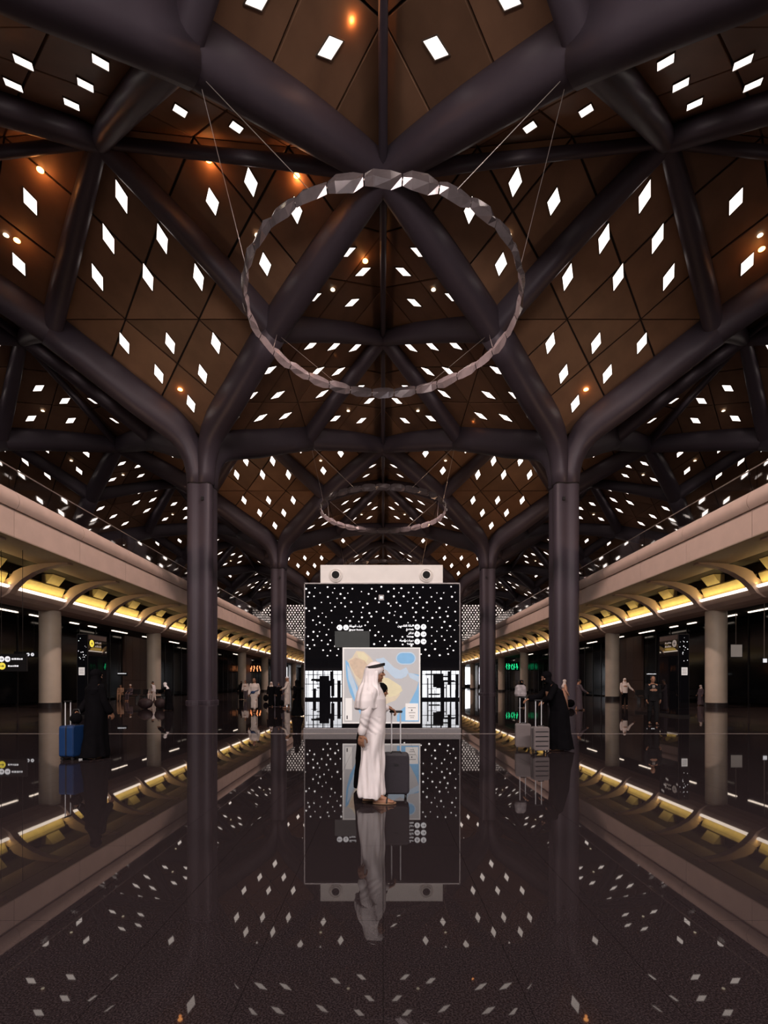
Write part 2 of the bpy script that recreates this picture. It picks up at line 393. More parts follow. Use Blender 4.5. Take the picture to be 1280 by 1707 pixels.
for k in range(4):
    F = rot4((-6.75, 6.75, 23.1), k); Aq = Vector((0, 0, 25.7)); N = rot4((-13.5, 0, 27.2), k); Pm = rot4((0, 13.5, 27.2), k)
    mb = MB(); pts = bez(F, F+(Aq-F)*.33+Vector((0, 0, .15)), F+(Aq-F)*.66+Vector((0, 0, .15)), Aq, 6)
    sweep(mb, pts, [1.35]*4+[1.25, 1.15, 1.0], [1.95, 1.9, 1.85, 1.8, 1.7, 1.55, 1.35]); rib_meshes.append((mb, 0))
    for T in (N, Pm):
        mb = MB(); pts = bez(F+Vector((0, 0, .1)), F+(T-F)*.33+Vector((0, 0, .35)), F+(T-F)*.66+Vector((0, 0, .3)), T, 6)
        sweep(mb, pts, [1.05]*3+[1.0, .95, .85, .7], [1.65, 1.6, 1.5, 1.4, 1.25, 1.1, .95]); rib_meshes.append((mb, 1))
    mb = MB(); pts = [Aq*(1-t)+Pm*t for t in (0, .5, 1)]
    sweep(mb, pts, [.42, .36, .36], [.9, .6, .5]); rib_meshes.append((mb, 2))
for mb, kd in rib_meshes: pass
rib_me = [(m.mesh('roof_rib', M_STEEL, True)) for m, _ in rib_meshes]
for me in rib_me: fixn(me); me.set_sharp_from_angle(angle=math.radians(45))
allr = []
for bx in BX:
    for by in BY:
        for me in rib_me:
            allr.append((0 if seen(bx, by+6, 24, 14) else 1, math.hypot(bx, by), me, Vector((bx, by, 0))))
allr.sort(key=lambda a: a[:2])
for s, _, me, p in allr[:290]: link('roof_rib', me, ceiling, p)
mb = MB()
for s, _, me, p in allr[290:]:
    o = len(mb.v); mb.v += [(v.co.x+p.x, v.co.y+p.y, v.co.z) for v in me.vertices]
    for pl in me.polygons: mb.f.append(tuple(i+o for i in pl.vertices)); mb.m.append(0)
stuff(link('roof_ribs', mb.mesh('roof_ribs', M_STEEL, True), ceiling))
mb = MB(); mb.lathe([(.1, 25.0), (.55, 25.15), (.8, 25.6), (.7, 26.3)], n=16); boss_me = mb.mesh('dome_boss', M_STEEL, True); fixn(boss_me)
for bx in BX:
    for by in BY: link('dome_boss', boss_me, ceiling, (bx, by, 0))

# ---- tree columns
def lobed(z, s=1.0, n=32):
    out = []
    for k in range(n):
        a = 2*PI*k/n; r = s*(0.98+.17*math.cos(4*(a-PI/4)))
        out.append((r*math.cos(a), r*math.sin(a), z))
    return out
mb = MB(); mb.rings([lobed(.22, 1.0), lobed(16.05, 1.0)]); trunk_me = mb.mesh('trunk', M_STEEL, True); fixn(trunk_me); trunk_me.set_sharp_from_angle(angle=math.radians(60))
mb = MB(); mb.rings([lobed(0.0, 1.10), lobed(.16, 1.10), lobed(.22, 1.04)]); cbase_me = mb.mesh('base_ring', M_STEEL); fixn(cbase_me)
mb = MB(); mb.rings([lobed(16.05, 1.0), lobed(16.07, .965), lobed(16.13, .965), lobed(16.15, 1.0)]); coll_me = mb.mesh('collar_joint', M_JOINT); fixn(coll_me)
def zc(d):    # centre line of a branch: height against diagonal distance
    return None
bp = [(.50, 16.15), (.53, 17.0), (.66, 17.9), (.98, 18.8), (1.55, 19.55), (2.5, 20.15), (3.6, 20.6), (4.7, 21.0), (6.3, 21.72), (7.9, 22.42), (9.6, 23.12)]
branch_me = []
for k in range(4):
    d = rot4((-1/math.sqrt(2), -1/math.sqrt(2), 0), k); mb = MB()
    pts = [Vector((d.x*a, d.y*a, z)) for a, z in bp]
    ws = [1.18, 1.2, 1.24, 1.3, 1.4, 1.5, 1.52, 1.5, 1.48, 1.46, 1.45]
    hs = [1.15, 1.22, 1.4, 1.7, 2.0, 2.2, 2.25, 2.2, 2.12, 2.08, 2.05]
    sweep(mb, pts, ws, hs, 20); me = mb.mesh('branch', M_STEEL, True); fixn(me); branch_me.append(me)
mb = MB(); mb.box(-.09, .09, -.05, .05, -.12, .12, 0); mb.lathe([(.05, -.13), (.05, -.10)], n=8, mi=0); box_me = mb.mesh('wall_speaker', M_RUBBER); fixn(box_me)
ordn = ['nearest', 'second', 'third', 'fourth', 'fifth', 'sixth', 'seventh', 'eighth', 'ninth', 'tenth', 'eleventh', 'twelfth']
CY = [10, 37, 64, 91, 118, 145]
for s, side in ((-1, 'left'), (1, 'right')):
    for X, row in ((13.5, 'inner'), (40.5, 'outer')):
        for i, y in enumerate(CY):
            if row == 'inner':
                lab = ['dark steel tree column overhead at the %s, only its roof branches in view' % side,
                       'large dark steel tree column at the %s, nearest one standing in full view' % side,
                       'dark steel tree column at the %s, second in full view, beside the black kiosk' % side,
                       'dark steel tree column at the %s far behind the kiosk, third of its row' % side,
                       'dark steel tree column at the %s far behind the kiosk, fourth of its row' % side,
                       'dark steel tree column at the %s by the far perforated wall' % side][i]
            else:
                lab = '%s dark steel tree column rising behind the %s balcony, %s from the camera in its row' % ('branching', side, ordn[i])
            t = thing('tree_column', lab, 'column', (s*X, y, 0), 0)
            link('base_ring', cbase_me, t); link('trunk', trunk_me, t); link('collar_joint', coll_me, t)
            for me in branch_me: link('branch', me, t)
            if row == 'inner' and i in (1, 2): link('wall_speaker', box_me, t, (-s*.35, -1.0, 14.9))

# ================================================================== RING CHANDELIERS
def seg_mesh(i, n, R):
    rnd = random.Random(i*17+3); a0 = 2*PI*i/n; a1 = 2*PI*(i+1)/n; am = (a0+a1)/2
    def sec(a, h, w, tw, dr):
        c = Vector((math.cos(a), math.sin(a), 0)); out = []
        for q in range(4):
            b = PI/2*q+tw; out.append(c*(R+dr+math.cos(b)*w)+Vector((0, 0, math.sin(b)*h)))
        return out
    mb = MB(); h0, h1 = .22, .22; hm = .30+.05*rnd.random()
    tw = rnd.uniform(-.5, .5)
    mb.rings([sec(a0+.004, h0, .10, 0, 0), sec(a0*.75+a1*.25, hm*.95, .14, tw*.5, rnd.uniform(-.03, .05)), sec(a0*.3+a1*.7, hm, .16, tw, rnd.uniform(-.05, .05)), sec(a1-.004, h1, .10, 0, 0)])
    me = mb.mesh('crystal_segment', M_CRYSTAL); fixn(me); return me
NSEG = 30; RR = 6.34; RZ = 18.97
segs = [seg_mesh(i, NSEG, RR) for i in range(NSEG)]
tb = MB(); tb.tube([(RR*math.cos(2*PI*k/60), RR*math.sin(2*PI*k/60), 0) for k in range(61)], .035, 6); rail_me = tb.mesh('ring_rail', M_CABLE)
ringl = ['huge faceted crystal ring chandelier hanging nearest overhead', 'faceted crystal ring chandelier hanging second from the camera above the kiosk',
         'faceted crystal ring chandelier third from the camera, just above the kiosk casing', 'faceted crystal ring chandelier fourth from the camera, behind the kiosk']
for j, y in enumerate([23.5, 50.5, 77.5, 104.5]):
    t = thing('ring_chandelier', ringl[j], 'chandelier', (0, y, RZ)); link('ring_rail', rail_me, t)
    for me in segs: link('crystal_segment', me, t)
    for k in range(4):
        top = rot4((-6.4, -6.4, 3.6), k)
        for q in ((-2.6, -5.8), (-5.8, -2.6)):
            p = rot4((q[0], q[1], .12), k); mb = MB(); mb.tube([p, p*.5+top*.5, top], .014 if j == 0 else .02, 5); obj('cable', mb, M_CABLE, t)

# ================================================================== GALLERIES
GY0, NB = -10.7, 34          # bay edges every 4.5 m; ribs at 29.8+4.5k
for s, side in ((-1, 'left'), (1, 'right')):
    g = thing('gallery_balcony', 'long cream balcony with curved brackets and lit yellow soffit along the %s side' % side, 'balcony', (0, 0, 0))
    def px(poly): return [(s*x, z) for x, z in poly]
    def shared(name, poly, y0, y1, m, smooth=False, polys=None, bevel=0):
        mb = MB()
        for pl in (polys or [poly]): mb.prism(px(pl), 'y', y0, y1)
        me = mb.mesh(name, m, smooth); fixn(me)
        if smooth: me.set_sharp_from_angle(angle=math.radians(35))
        return me
    cop = [(15.42, 8.78), (15.30, 8.95), (15.27, 9.15), (15.33, 9.36), (15.47, 9.53), (15.66, 9.63), (15.95, 9.66), (16.3, 9.66), (16.3, 8.78)]
    cop_me = shared('coping', cop, .012, 4.488, M_FASCIA, True)
    fas_me = shared('fascia_panel', [(15.5, 7.65), (15.5, 8.76), (15.8, 8.76), (15.8, 7.65)], .012, 4.488, M_FASCIA)
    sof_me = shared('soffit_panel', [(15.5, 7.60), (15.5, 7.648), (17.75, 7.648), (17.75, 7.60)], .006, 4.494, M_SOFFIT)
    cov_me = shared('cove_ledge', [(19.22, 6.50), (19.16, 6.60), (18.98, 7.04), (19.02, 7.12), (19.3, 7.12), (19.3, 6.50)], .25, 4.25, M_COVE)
    led_me = shared('light_strip', [(18.98, 6.30), (18.88, 6.33), (18.84, 6.40), (18.88, 6.45), (18.99, 6.45)], .30, 4.20, M_STRIP)
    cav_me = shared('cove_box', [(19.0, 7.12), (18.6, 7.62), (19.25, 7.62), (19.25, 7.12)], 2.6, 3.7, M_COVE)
    # bracket: arched wing, deep at the beam, pointed at the tip
    lowc = [(19.75, 5.80), (19.30, 5.84), (18.95, 6.06), (18.70, 6.40), (18.32, 6.76), (17.8, 7.08), (17.2, 7.33), (16.6, 7.46), (16.0, 7.54)]
    upc = [(15.98, 7.62), (16.6, 7.60), (17.2, 7.56), (17.8, 7.48), (18.4, 7.32), (18.75, 7.14), (18.95, 6.85), (19.3, 6.62), (19.75, 6.6)]
    mb = MB(); mb.prism(px(lowc+upc), 'y', -.2, .2); rib_m = mb.mesh('bracket', M_FASCIA); fixn(rib_m)
    glass_me = shared('glass_panel', [(15.72, 9.66), (15.735, 9.66), (15.735, 10.58), (15.72, 10.58)], .02, 4.48, M_GLASS)
    for b in range(NB):
        y = GY0+b*4.5
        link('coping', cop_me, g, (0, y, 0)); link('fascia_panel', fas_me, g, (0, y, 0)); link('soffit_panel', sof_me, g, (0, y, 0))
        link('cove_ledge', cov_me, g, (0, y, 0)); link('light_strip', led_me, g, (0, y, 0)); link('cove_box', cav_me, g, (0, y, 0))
        link('bracket', rib_m, g, (0, y, 0)); link('glass_panel', glass_me, g, (0, y, 0))
    mb = MB(); mb.tube([(s*15.72, GY0, 10.6), (s*15.72, GY0+NB*4.5, 10.6)], .028, 8); obj('handrail', mb, M_CABLE, g)
    mb = MB()
    mb.prism(px([(18.99, 6.46), (18.97, 6.30), (19.12, 6.06), (19.40, 5.86), (19.80, 5.76), (20.5, 5.76), (20.7, 6.0), (20.7, 6.5)]), 'y', GY0, GY0+NB*4.5)
    obj('edge_beam', mb, M_FASCIA, g)
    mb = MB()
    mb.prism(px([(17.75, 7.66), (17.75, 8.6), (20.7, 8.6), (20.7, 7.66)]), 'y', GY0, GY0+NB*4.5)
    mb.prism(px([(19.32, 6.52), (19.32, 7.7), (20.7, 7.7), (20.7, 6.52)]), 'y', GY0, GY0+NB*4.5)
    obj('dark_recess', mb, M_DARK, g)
    mb = MB(); mb.prism(px([(15.8, 8.6), (15.8, 8.95), (67, 8.95), (67, 8.6)]), 'y', GY0, GY0+NB*4.5); obj('upper_floor', mb, M_TOP, g)
    # soffit behind the columns with its linear lamps
    mb = MB(); mb.prism(px([(20.7, 6.0), (20.7, 6.1), (67, 6.1), (67, 6.0)]), 'y', Y0, Y1); struct(obj('ceiling', mb, M_DARK))
    ml = MB(); ml.box(-.07, .07, -1.2, 1.2, 5.93, 6.0); ll = ml.mesh('linear_lamp', M_STRIP)
    for li, y in enumerate([22.5, 26.5, 30.2, 33.0, 37.2, 39.5, 43.6, 49, 55, 64, 78, 98]):
        o = link('linear_lamp', ll, None, (s*23.2, y, 0)); o.scale = (1, .4 if y in (37.2, 39.5, 33.0) else 1, 1)
        tag(o, 'slim ceiling lamp in the dark soffit under the %s balcony, %s of its row' % (side, ordn[li]), 'ceiling lamp', 'slim lamps under the %s balcony' % side)
    # cream columns
    prof = [(.58, .52), (.57, 5.4), (.57, 5.80)]
    mb = MB(); mb.lathe([(.57, .30), (.57, 5.80)], n=32); sh = mb.mesh('shaft', M_CREAM, True); fixn(sh); sh.set_sharp_from_angle(angle=.7)
    mb = MB(); mb.lathe([(.61, 0), (.61, .30), (.58, .30)], n=32); bs = mb.mesh('column_base', M_BASE, True); fixn(bs); bs.set_sharp_from_angle(angle=.7)
    for i in range(10):
        y = 16.3+13.5*i
        lab = ['round cream column holding the %s balcony, beyond the edge of the picture' % side,
               'thick round cream column under the %s balcony, nearest in the picture' % side,
               'round cream column under the %s balcony, second nearest in the picture' % side][i] if i < 3 else 'slim looking cream column under the %s balcony, %s along the row in the distance' % (side, ordn[i-1])
        t = thing('round_column', lab, 'column', (s*20.05, y, 0)); link('shaft', sh, t); link('column_base', bs, t)

# ================================================================== WALLS
for s, side in ((-1, 'left'), (1, 'right')):
    w = struct(link('wall_'+side, None))
    X = 24.6
    mb = MB(); a, b = sorted((s*(X+.35), s*(X+.6))); mb.box(a, b, Y0, Y1, 0, 6.0); obj('wall_backing', mb, M_DARK, w)
    # glazed fronts: panes between mullions; brown clad stretches
    pane = MB(); a, b = sorted((s*X, s*(X+.04))); pane.box(a, b, .04, 2.21, .12, 5.95); pane_me = pane.mesh('glass_pane', M_SHOP); fixn(pane_me)
    mul = MB(); a, b = sorted((s*(X-.05), s*(X+.10))); mul.box(a, b, -.035, .035, 0, 6.0); mul_me = mul.mesh('mullion', M_MULL); fixn(mul_me)
    bp1 = MB(); a, b = sorted((s*(X-.15), s*(X+.1)))
    bp1.box(a, b, .01, 1.49, .0, 1.72); bl_me = bp1.mesh('wall_panel', M_BROWNW); fixn(bl_me)
    bp2 = MB(); bp2.box(a, b, .01, 1.49, 1.75, 5.98); bu_me = bp2.mesh('wall_panel', M_BROWNW); fixn(bu_me)
    y = -13.2
    while y < 144:
        ph = (y-45.3) % 40.5
        if ph < 5.9:
            link('wall_panel', bl_me, w, (0, y, 0)); link('wall_panel', bu_me, w, (0, y, 0)); y += 1.5
        else:
            link('mullion', mul_me, w, (0, y, 0)); link('glass_pane', pane_me, w, (0, y, 0)); y += 2.25
    ring = MB(); ring.lathe([(.16, 0), (.16, .05)], n=12)
    # outer hall wall
    mb = MB(); a, b = sorted((s*67, s*67.4)); mb.box(a, b, Y0-3, Y1, 0, 29); struct(obj('wall_outer_'+side, mb, M_DARK))

# far end wall: perforated screen
fw = struct(link('wall_far', None))
mb = MB(); mb.box(-67, 67, 145.0, 145.4, 7.5, 29); mb.box(-67, 67, 145.0, 145.4, 0, .5); obj('wall_backing', mb, M_DARK, fw)
mb = MB()
for j in range(22):
    for i in range(-58, 58):
        x = (i+.5*(j % 2))*.86; z = 11.5+j*.66
        if abs(x) > 46: continue
        env = 24.4-((abs(((x+13.5) % 27)-13.5))/13.5)*0.0
        if z > env: continue
        r = .25 if (i*7+j*3) % 5 else .19
        mb.add([(x+r*math.cos(PI/3*q+.5), 144.97, z+r*math.sin(PI/3*q+.5)) for q in range(6)], [tuple(range(6))])
stuff(obj('perforations', mb, M_PERF, fw))
mb = MB(); mb.box(-67, 67, 145.0, 145.1, .5, 7.5); obj('far_glazing', mb, M_SHOP, fw)
mb = MB()
for s in (-1, 1):
    for i in range(3): 
        x = s*(19.5+i*2.0); mb.box(min(x, x+1.5), max(x, x+1.5), 144.9, 144.97, 1.0, 6.0)
obj('lit_window', mb, M_WINDOW, fw)

# back wall behind the camera: lit doors under a dotted screen (mirrored by the kiosk)
bw = struct(link('wall_back', None))
mb = MB(); mb.box(-67, 67, -15.0, -14.3, 3.6, 29); mb.box(-67, -9, -15, -14.3, 0, 3.6); mb.box(9, 67, -15, -14.3, 0, 3.6); obj('wall_backing', mb, M_DARK, bw)
rnd = random.Random(5); mb = MB()
for j in range(16):
    for i in range(-13, 14):
        x = (i+.5*(j % 2))*.84+rnd.uniform(-.20, .20); z = 3.95+j*.42+rnd.uniform(-.13, .13)
        if rnd.random() < .16: continue
        r = rnd.choice([.05, .065, .075, .09])
        mb.add([(x+r*math.cos(PI/3*q), -14.27, z+r*math.sin(PI/3*q)*.9) for q in range(6)], [tuple(range(6))[::-1]])
stuff(obj('screen_dots', mb, M_DOTS, bw))
win_n = 1
for x0, x1 in ((-7.0, -3.6), (3.4, 7.2)):
    for a in np.arange(x0, x1-.1, .85):
        w_ = struct(link('window_%d' % win_n, None)); win_n += 1
        mb = MB(); mb.box(a+.05, a+.80, -14.42, -14.38, .2, 2.55); obj('window_pane', mb, M_WINDOW, w_)
        mb = MB(); mb.box(a, a+.05, -14.45, -14.28, 0, 2.6); mb.box(a, a+.85, -14.45, -14.28, 1.35, 1.40); mb.box(a, a+.85, -14.45, -14.28, 2.2, 2.23); mb.box(a+.42, a+.44, -14.45, -14.3, 0, 2.6); obj('window_frame', mb, M_MULL, w_)
rnd = random.Random(8); mb = MB()
for x0_, x1_ in ((-6.9, -3.7), (3.5, 7.1)):
    for q in range(14):
        x = rnd.uniform(x0_, x1_); w_ = rnd.choice([.04, .06, .10, .28]); za = rnd.choice([0, 0, .3, 1.3]); mb.box(x, x+w_, -14.36, -14.30, za, za+rnd.uniform(.7, 2.2) if za < 1 else 2.5)
    for q in range(8):
        x = rnd.uniform(x0_, x1_-1.2); z = rnd.uniform(.4, 2.3); mb.box(x, x+rnd.uniform(.5, 1.3), -14.36, -14.31, z, z+rnd.uniform(.03, .14))
mb.box(-5.6, -4.75, -14.37, -14.3, 0, 2.1); mb.box(4.4, 5.3, -14.37, -14.3, 1.1, 2.3)
obj('reflection_breakup_bars', mb, M_MULL, bw)  # mostly random dark bars, added to break up the windows mirrored in the kiosk
mb = MB(); mb.box(-3.6, 3.4, -14.9, -14.3, 0, 3.6); mb.box(-9, -7.0, -14.9, -14.3, 0, 3.6); mb.box(7.25, 9, -14.9, -14.3, 0, 3.6); mb.box(-7, 7.25, -14.9, -14.5, 2.6, 3.6); obj('door_surround', mb, M_DARK, bw)

# ================================================================== KIOSK
def fan(mb, x, z, r, y, n=20, mi=0): mb.add([(x+r*math.cos(2*PI*k/n), y, z+r*math.sin(2*PI*k/n)) for k in range(n)], [tuple(range(n))], mi)
# Arabic letter shaping to presentation forms (isolated, final, initial, medial)
AR = {'ت': (0xFE95, 0xFE96, 0xFE97, 0xFE98), 'ذ': (0xFEAB, 0xFEAC, 0, 0), 'ا': (0xFE8D, 0xFE8E, 0, 0), 'ك': (0xFED9, 0xFEDA, 0xFEDB, 0xFEDC),
      'ر': (0xFEAD, 0xFEAE, 0, 0), 'ص': (0xFEB9, 0xFEBA, 0xFEBB, 0xFEBC), 'ل': (0xFEDD, 0xFEDE, 0xFEDF, 0xFEE0), 'ة': (0xFE93, 0xFE94, 0, 0),
      'ق': (0xFED5, 0xFED6, 0xFED7, 0xFED8), 'د': (0xFEA9, 0xFEAA, 0, 0), 'م': (0xFEE1, 0xFEE2, 0xFEE3, 0xFEE4), 'ي': (0xFEF1, 0xFEF2, 0xFEF3, 0xFEF4),
      'ن': (0xFEE5, 0xFEE6, 0xFEE7, 0xFEE8), 'و': (0xFEED, 0xFEEE, 0, 0), 'ه': (0xFEE9, 0xFEEA, 0xFEEB, 0xFEEC), 'غ': (0xFECD, 0xFECE, 0xFECF, 0xFED0),
      'ف': (0xFED1, 0xFED2, 0xFED3, 0xFED4)}
def shape_ar(t):
    out = []
    for w in t.split(' '):
        r = []
        for i, c in enumerate(w):
            prev = i > 0 and AR[w[i-1]][2] != 0; nxt = i < len(w)-1 and AR[c][2] != 0
            r.append(chr(AR[c][3] if prev and nxt else AR[c][1] if prev else AR[c][2] if nxt else AR[c][0]))
        out.append(''.join(r)[::-1])
    return ' '.join(out[::-1])
def text(name, body, size, loc, m, parent, align='LEFT', depth=.003, rot=(PI/2, 0, 0)):
    c = bpy.data.curves.new(name, 'FONT'); c.body = body; c.size = size; c.align_x = align; c.extrude = depth; c.resolution_u = 3; c.offset = .0025*size/.1
    o = bpy.data.objects.new('tmp', c); COL.objects.link(o); bpy.context.view_layer.update()
    me = bpy.data.meshes.new_from_object(o.evaluated_get(bpy.context.evaluated_depsgraph_get()))
    bpy.data.objects.remove(o); me.materials.clear(); me.materials.append(m); me.name = name
    q = link(name, me, parent, loc); q.rotation_euler = rot; return q
KY = 14.60; PXK = KY/825.0
def kx(p): return (p-638.5)*PXK
def kz(p): return 1.5+(1138-p)*PXK
ko = thing('information_kiosk', 'tall square black glass kiosk with backlit map and white casing on top', 'kiosk', (0, KY, 0))
x0, x1 = kx(507), kx(767)
mb = MB(); mb.box(x0+.06, x1-.06, .10, 4.4, .16, kz(972)-.03); obj('body', mb, M_RUBBER, ko)
mb = MB(); mb.box(x0+.026, x1-.026, .02, .09, kz(1079.5), kz(975)); obj('upper_glass', mb, M_BLKGLASS, ko)
mb = MB(); mb.box(x0+.026, x1-.026, .02, .09, kz(1213), kz(1080.5)); obj('lower_glass', mb, M_BLKGLASS, ko)
for sx in (x0, x1):
    mb = MB(); a, b = (sx, sx+.024) if sx < 0 else (sx-.024, sx); mb.box(a, b, -.01, .10, .0, kz(972)); obj('edge_trim', mb, M_FRAME, ko)
    mb = MB(); a, b = (sx, sx+.05) if sx < 0 else (sx-.05, sx); mb.box(a, b, .10, 4.42, .16, kz(972)); obj('side_glass', mb, M_BLKGLASS, ko)
mb = MB(); mb.box(x0, x1, -.01, .10, kz(973.4), kz(971.6)); obj('top_trim', mb, M_FRAME, ko)
mb = MB(); mb.box(x0-.02, x1+.02, -.06, 4.45, 0, .16); obj('plinth', mb, M_FRAME, ko, bevel=.01)
# white air casing with two round nozzles
ac = obj('air_casing', (lambda m: (m.box(kx(533), kx(739), .12, 3.6, kz(972), kz(940)), m)[1])(MB()), M_WHITEBOX, ko, bevel=.012)
for p in (559, 711):
    mb = MB(); cx_, cz_ = kx(p), kz(957.5)
    prof = [(.20, .12), (.21, .09), (.17, .07), (.165, .10), (.15, .10), (.145, .06), (.11, .05), (.105, .09), (.098, .10)]
    mb.rings([[(cx_+r*math.cos(2*PI*k/28), y, cz_+r*math.sin(2*PI*k/28)) for k in range(28)] for r, y in prof], 0, caps=False)
    nz_ = obj('round_nozzle', mb, M_WHITEBOX, ac, smooth=True)
    mb = MB(); fan(mb, cx_, cz_, .112, .048, 24); obj('nozzle_opening', mb, M_HOLE, ac)
# small emblem plate, screen
mb = MB(); mb.box(kx(631), kx(640), .010, .02, kz(1000.5), kz(991.5)); pl_ = obj('small_plate', mb, M_FRAME, ko)
mb = MB(); mb.box(kx(633), kx(638), .004, .010, kz(998), kz(994)); obj('plate_window', mb, M_SIGNW, pl_)
mb = MB(); mb.box(kx(558), kx(616), .006, .02, kz(1079), kz(1052)); obj('dark_screen', mb, M_SCREEN, ko)
# way-finding lines
def icon(px, py, kind):
    mb = MB(); r = 4.6*PXK; mb.rings([[(kx(px)+rr*math.cos(2*PI*k/20), y, kz(py)+rr*math.sin(2*PI*k/20)) for k in range(20)] for rr, y in ((r, .02), (r, .012))])
    o = obj('round_icon', mb, M_SIGNW, ko); m2 = MB(); cx_, cz_ = kx(px), kz(py); y0_, y1_ = .008, .012; t = .011
    def bar(ax, az, bx_, bz_):
        d = Vector((bx_-ax, 0, bz_-az)); L = d.length; d.normalize(); nn = Vector((-d.z, 0, d.x))*t/1.6
        P = [Vector((cx_+ax, 0, cz_+az))-nn, Vector((cx_+bx_, 0, cz_+bz_))-nn, Vector((cx_+bx_, 0, cz_+bz_))+nn, Vector((cx_+ax, 0, cz_+az))+nn]
        m2.prism([(p.x, p.z) for p in P], 'y', y0_, y1_)
    a = .045
    if kind == 'up': bar(0, -a, 0, a); bar(-.028, .017, 0, a); bar(.028, .017, 0, a)
    if kind == 'left': bar(-a, 0, a, 0); bar(-a, 0, -.017, .028); bar(-a, 0, -.017, -.028)
    if kind == 'right': bar(-a, 0, a, 0); bar(a, 0, .017, .028); bar(a, 0, .017, -.028)
    if kind == 'man': bar(0, -.03, 0, .015); bar(-.02, .005, .02, .005); bar(-.012, -.042, 0, -.02); bar(.012, -.042, 0, -.02); bar(-.006, .035, .006, .035)
    if kind == 'ticket': bar(-.03, .012, .03, .012); bar(-.03, -.012, .03, -.012); bar(-.03, -.012, -.03, .012); bar(.03, -.012, .03, .012)
    if kind == 'prayer': bar(-.03, -.03, .03, -.03); bar(-.015, -.03, -.005, .01); bar(-.005, .01, .02, -.01); bar(-.008, .03, .004, .03)
    if kind == 'case': bar(-.025, -.03, .025, -.03); bar(-.025, .01, .025, .01); bar(-.025, -.03, -.025, .01); bar(.025, -.03, .025, .01); bar(-.01, .025, .01, .025)
    obj('pictogram', m2, M_MAPINK, o)
icon(566, 1046, 'left'); icon(576.5, 1046, 'prayer')
text('sign_lettering', shape_ar('غرف الصلاة'), .085, (kx(582), .017, kz(1045)), M_SIGNW, ko)
text('sign_lettering', 'Prayer Rooms', .072, (kx(582), .017, kz(1051)), M_SIGNW, ko)
for i, (ar, en, k1, k2) in enumerate([('صالة القادمين', 'Arrivals', 'case', 'up'), ('تذاكر', 'Tickets', 'ticket', 'right'), ('دورات المياه', 'Toilets', 'man', 'right')]):
    py = 1045+i*12.2
    icon(695.5, py, k1); icon(706, py, k2)
    text('sign_lettering', shape_ar(ar), .085, (kx(689.5), .017, kz(py-.5)), M_SIGNW, ko, 'RIGHT')
    text('sign_lettering', en, .072, (kx(689.5), .017, kz(py+5.2)), M_SIGNW, ko, 'RIGHT')
# map board: coordinates in map fractions (u right, v down) of x 572..700, y 1080..1205
def mp(u, v): return (kx(572+u*128), kz(1080+v*125))
bd = obj('map_board', (lambda m: (m.box(kx(571), kx(700.5), -.035, .02, kz(1206), kz(1079.5)), m)[1])(MB()), M_MAPWHITE, ko, bevel=.006)
def layer(name, pts, m, lev, parent=bd):
    mb = MB(); mb.prism([mp(u, v) for u, v in pts], 'y', -.036-lev*.0015, -.0355); return obj(name, mb, m, parent)
R_ = .012
layer('map_ground', [(R_, R_), (1-R_, R_), (1-R_, 1-R_), (R_, 1-R_)], M_MAPBG, 1)
layer('map_sea', [(.03, .16), (.07, .20), (.10, .33), (.14, .42), (.19, .53), (.20, .66), (.24, .77), (.23, .90), (.16, .74), (.09, .60), (.06, .48), (.04, .38)], M_MAPSEA, 2)
layer('map_shallows', [(.05, .22), (.085, .28), (.12, .38), (.165, .50), (.185, .60), (.20, .72), (.165, .70), (.12, .55), (.07, .42)], M_MAPSHOAL, 3)
layer('map_country', [(.06, .17), (.12, .13), (.17, .04), (.27, .05), (.35, .12), (.42, .22), (.50, .30), (.56, .42), (.62, .50), (.72, .56), (.74, .62), (.68, .70), (.60, .73), (.50, .78), (.42, .86), (.36, .80), (.30, .74), (.24, .62), (.20, .50), (.15, .38), (.10, .27)], M_MAPSAND, 3)
layer('map_region', [(.07, .18), (.16, .13), (.28, .17), (.34, .26), (.32, .38), (.22, .42), (.16, .36), (.11, .26)], M_MAPTAN, 4)
layer('map_region', [(.50, .40), (.58, .40), (.66, .45), (.75, .51), (.77, .57), (.70, .63), (.60, .66), (.53, .58)], M_MAPYEL, 4)
layer('map_region', [(.18, .055), (.27, .065), (.33, .13), (.30, .19), (.20, .13)], M_MAPYEL, 4)
layer('map_shallows', [(.42, .15), (.53, .13), (.60, .20), (.66, .26), (.74, .30), (.80, .27), (.82, .26), (.85, .32), (.82, .38), (.76, .41), (.68, .41), (.62, .36), (.57, .30), (.50, .26)], M_MAPSHOAL, 4)
layer('map_sea', [(.84, .33), (.90, .34), (.985, .36), (.985, .98), (.70, .98), (.70, .90), (.76, .82), (.86, .74), (.90, .66), (.95, .56), (.98, .46), (.92, .41), (.86, .38)], M_MAPSEA, 2)
layer('map_shallows', [(.84, .33), (.90, .34), (.985, .38), (.985, .46), (.93, .43), (.87, .40)], M_MAPSHOAL, 3)
def oval(u0, u1, v0, v1):
    r = (v1-v0)/2; c = []
    for k in range(9): a = PI/2+PI*k/8; c.append((u0+r*1.0+r*math.cos(a), (v0+v1)/2-r*math.sin(a)))
    for k in range(9): a = -PI/2+PI*k/8; c.append((u1-r+r*math.cos(a), (v0+v1)/2-r*math.sin(a)))
    return c
layer('inset_border', oval(.685, .945, .055, .225), M_MAPSHOAL, 3); layer('inset_map', oval(.70, .93, .07, .21), M_MAPSEA, 4)
layer('legend_strip', [(.03, .67), (.115, .67), (.115, .965), (.03, .965)], M_MAPWHITE, 5)
lg = layer('legend_card', [(.81, .74), (.975, .74), (.975, .965), (.81, .965)], M_MAPWHITE, 5)
mb = MB()
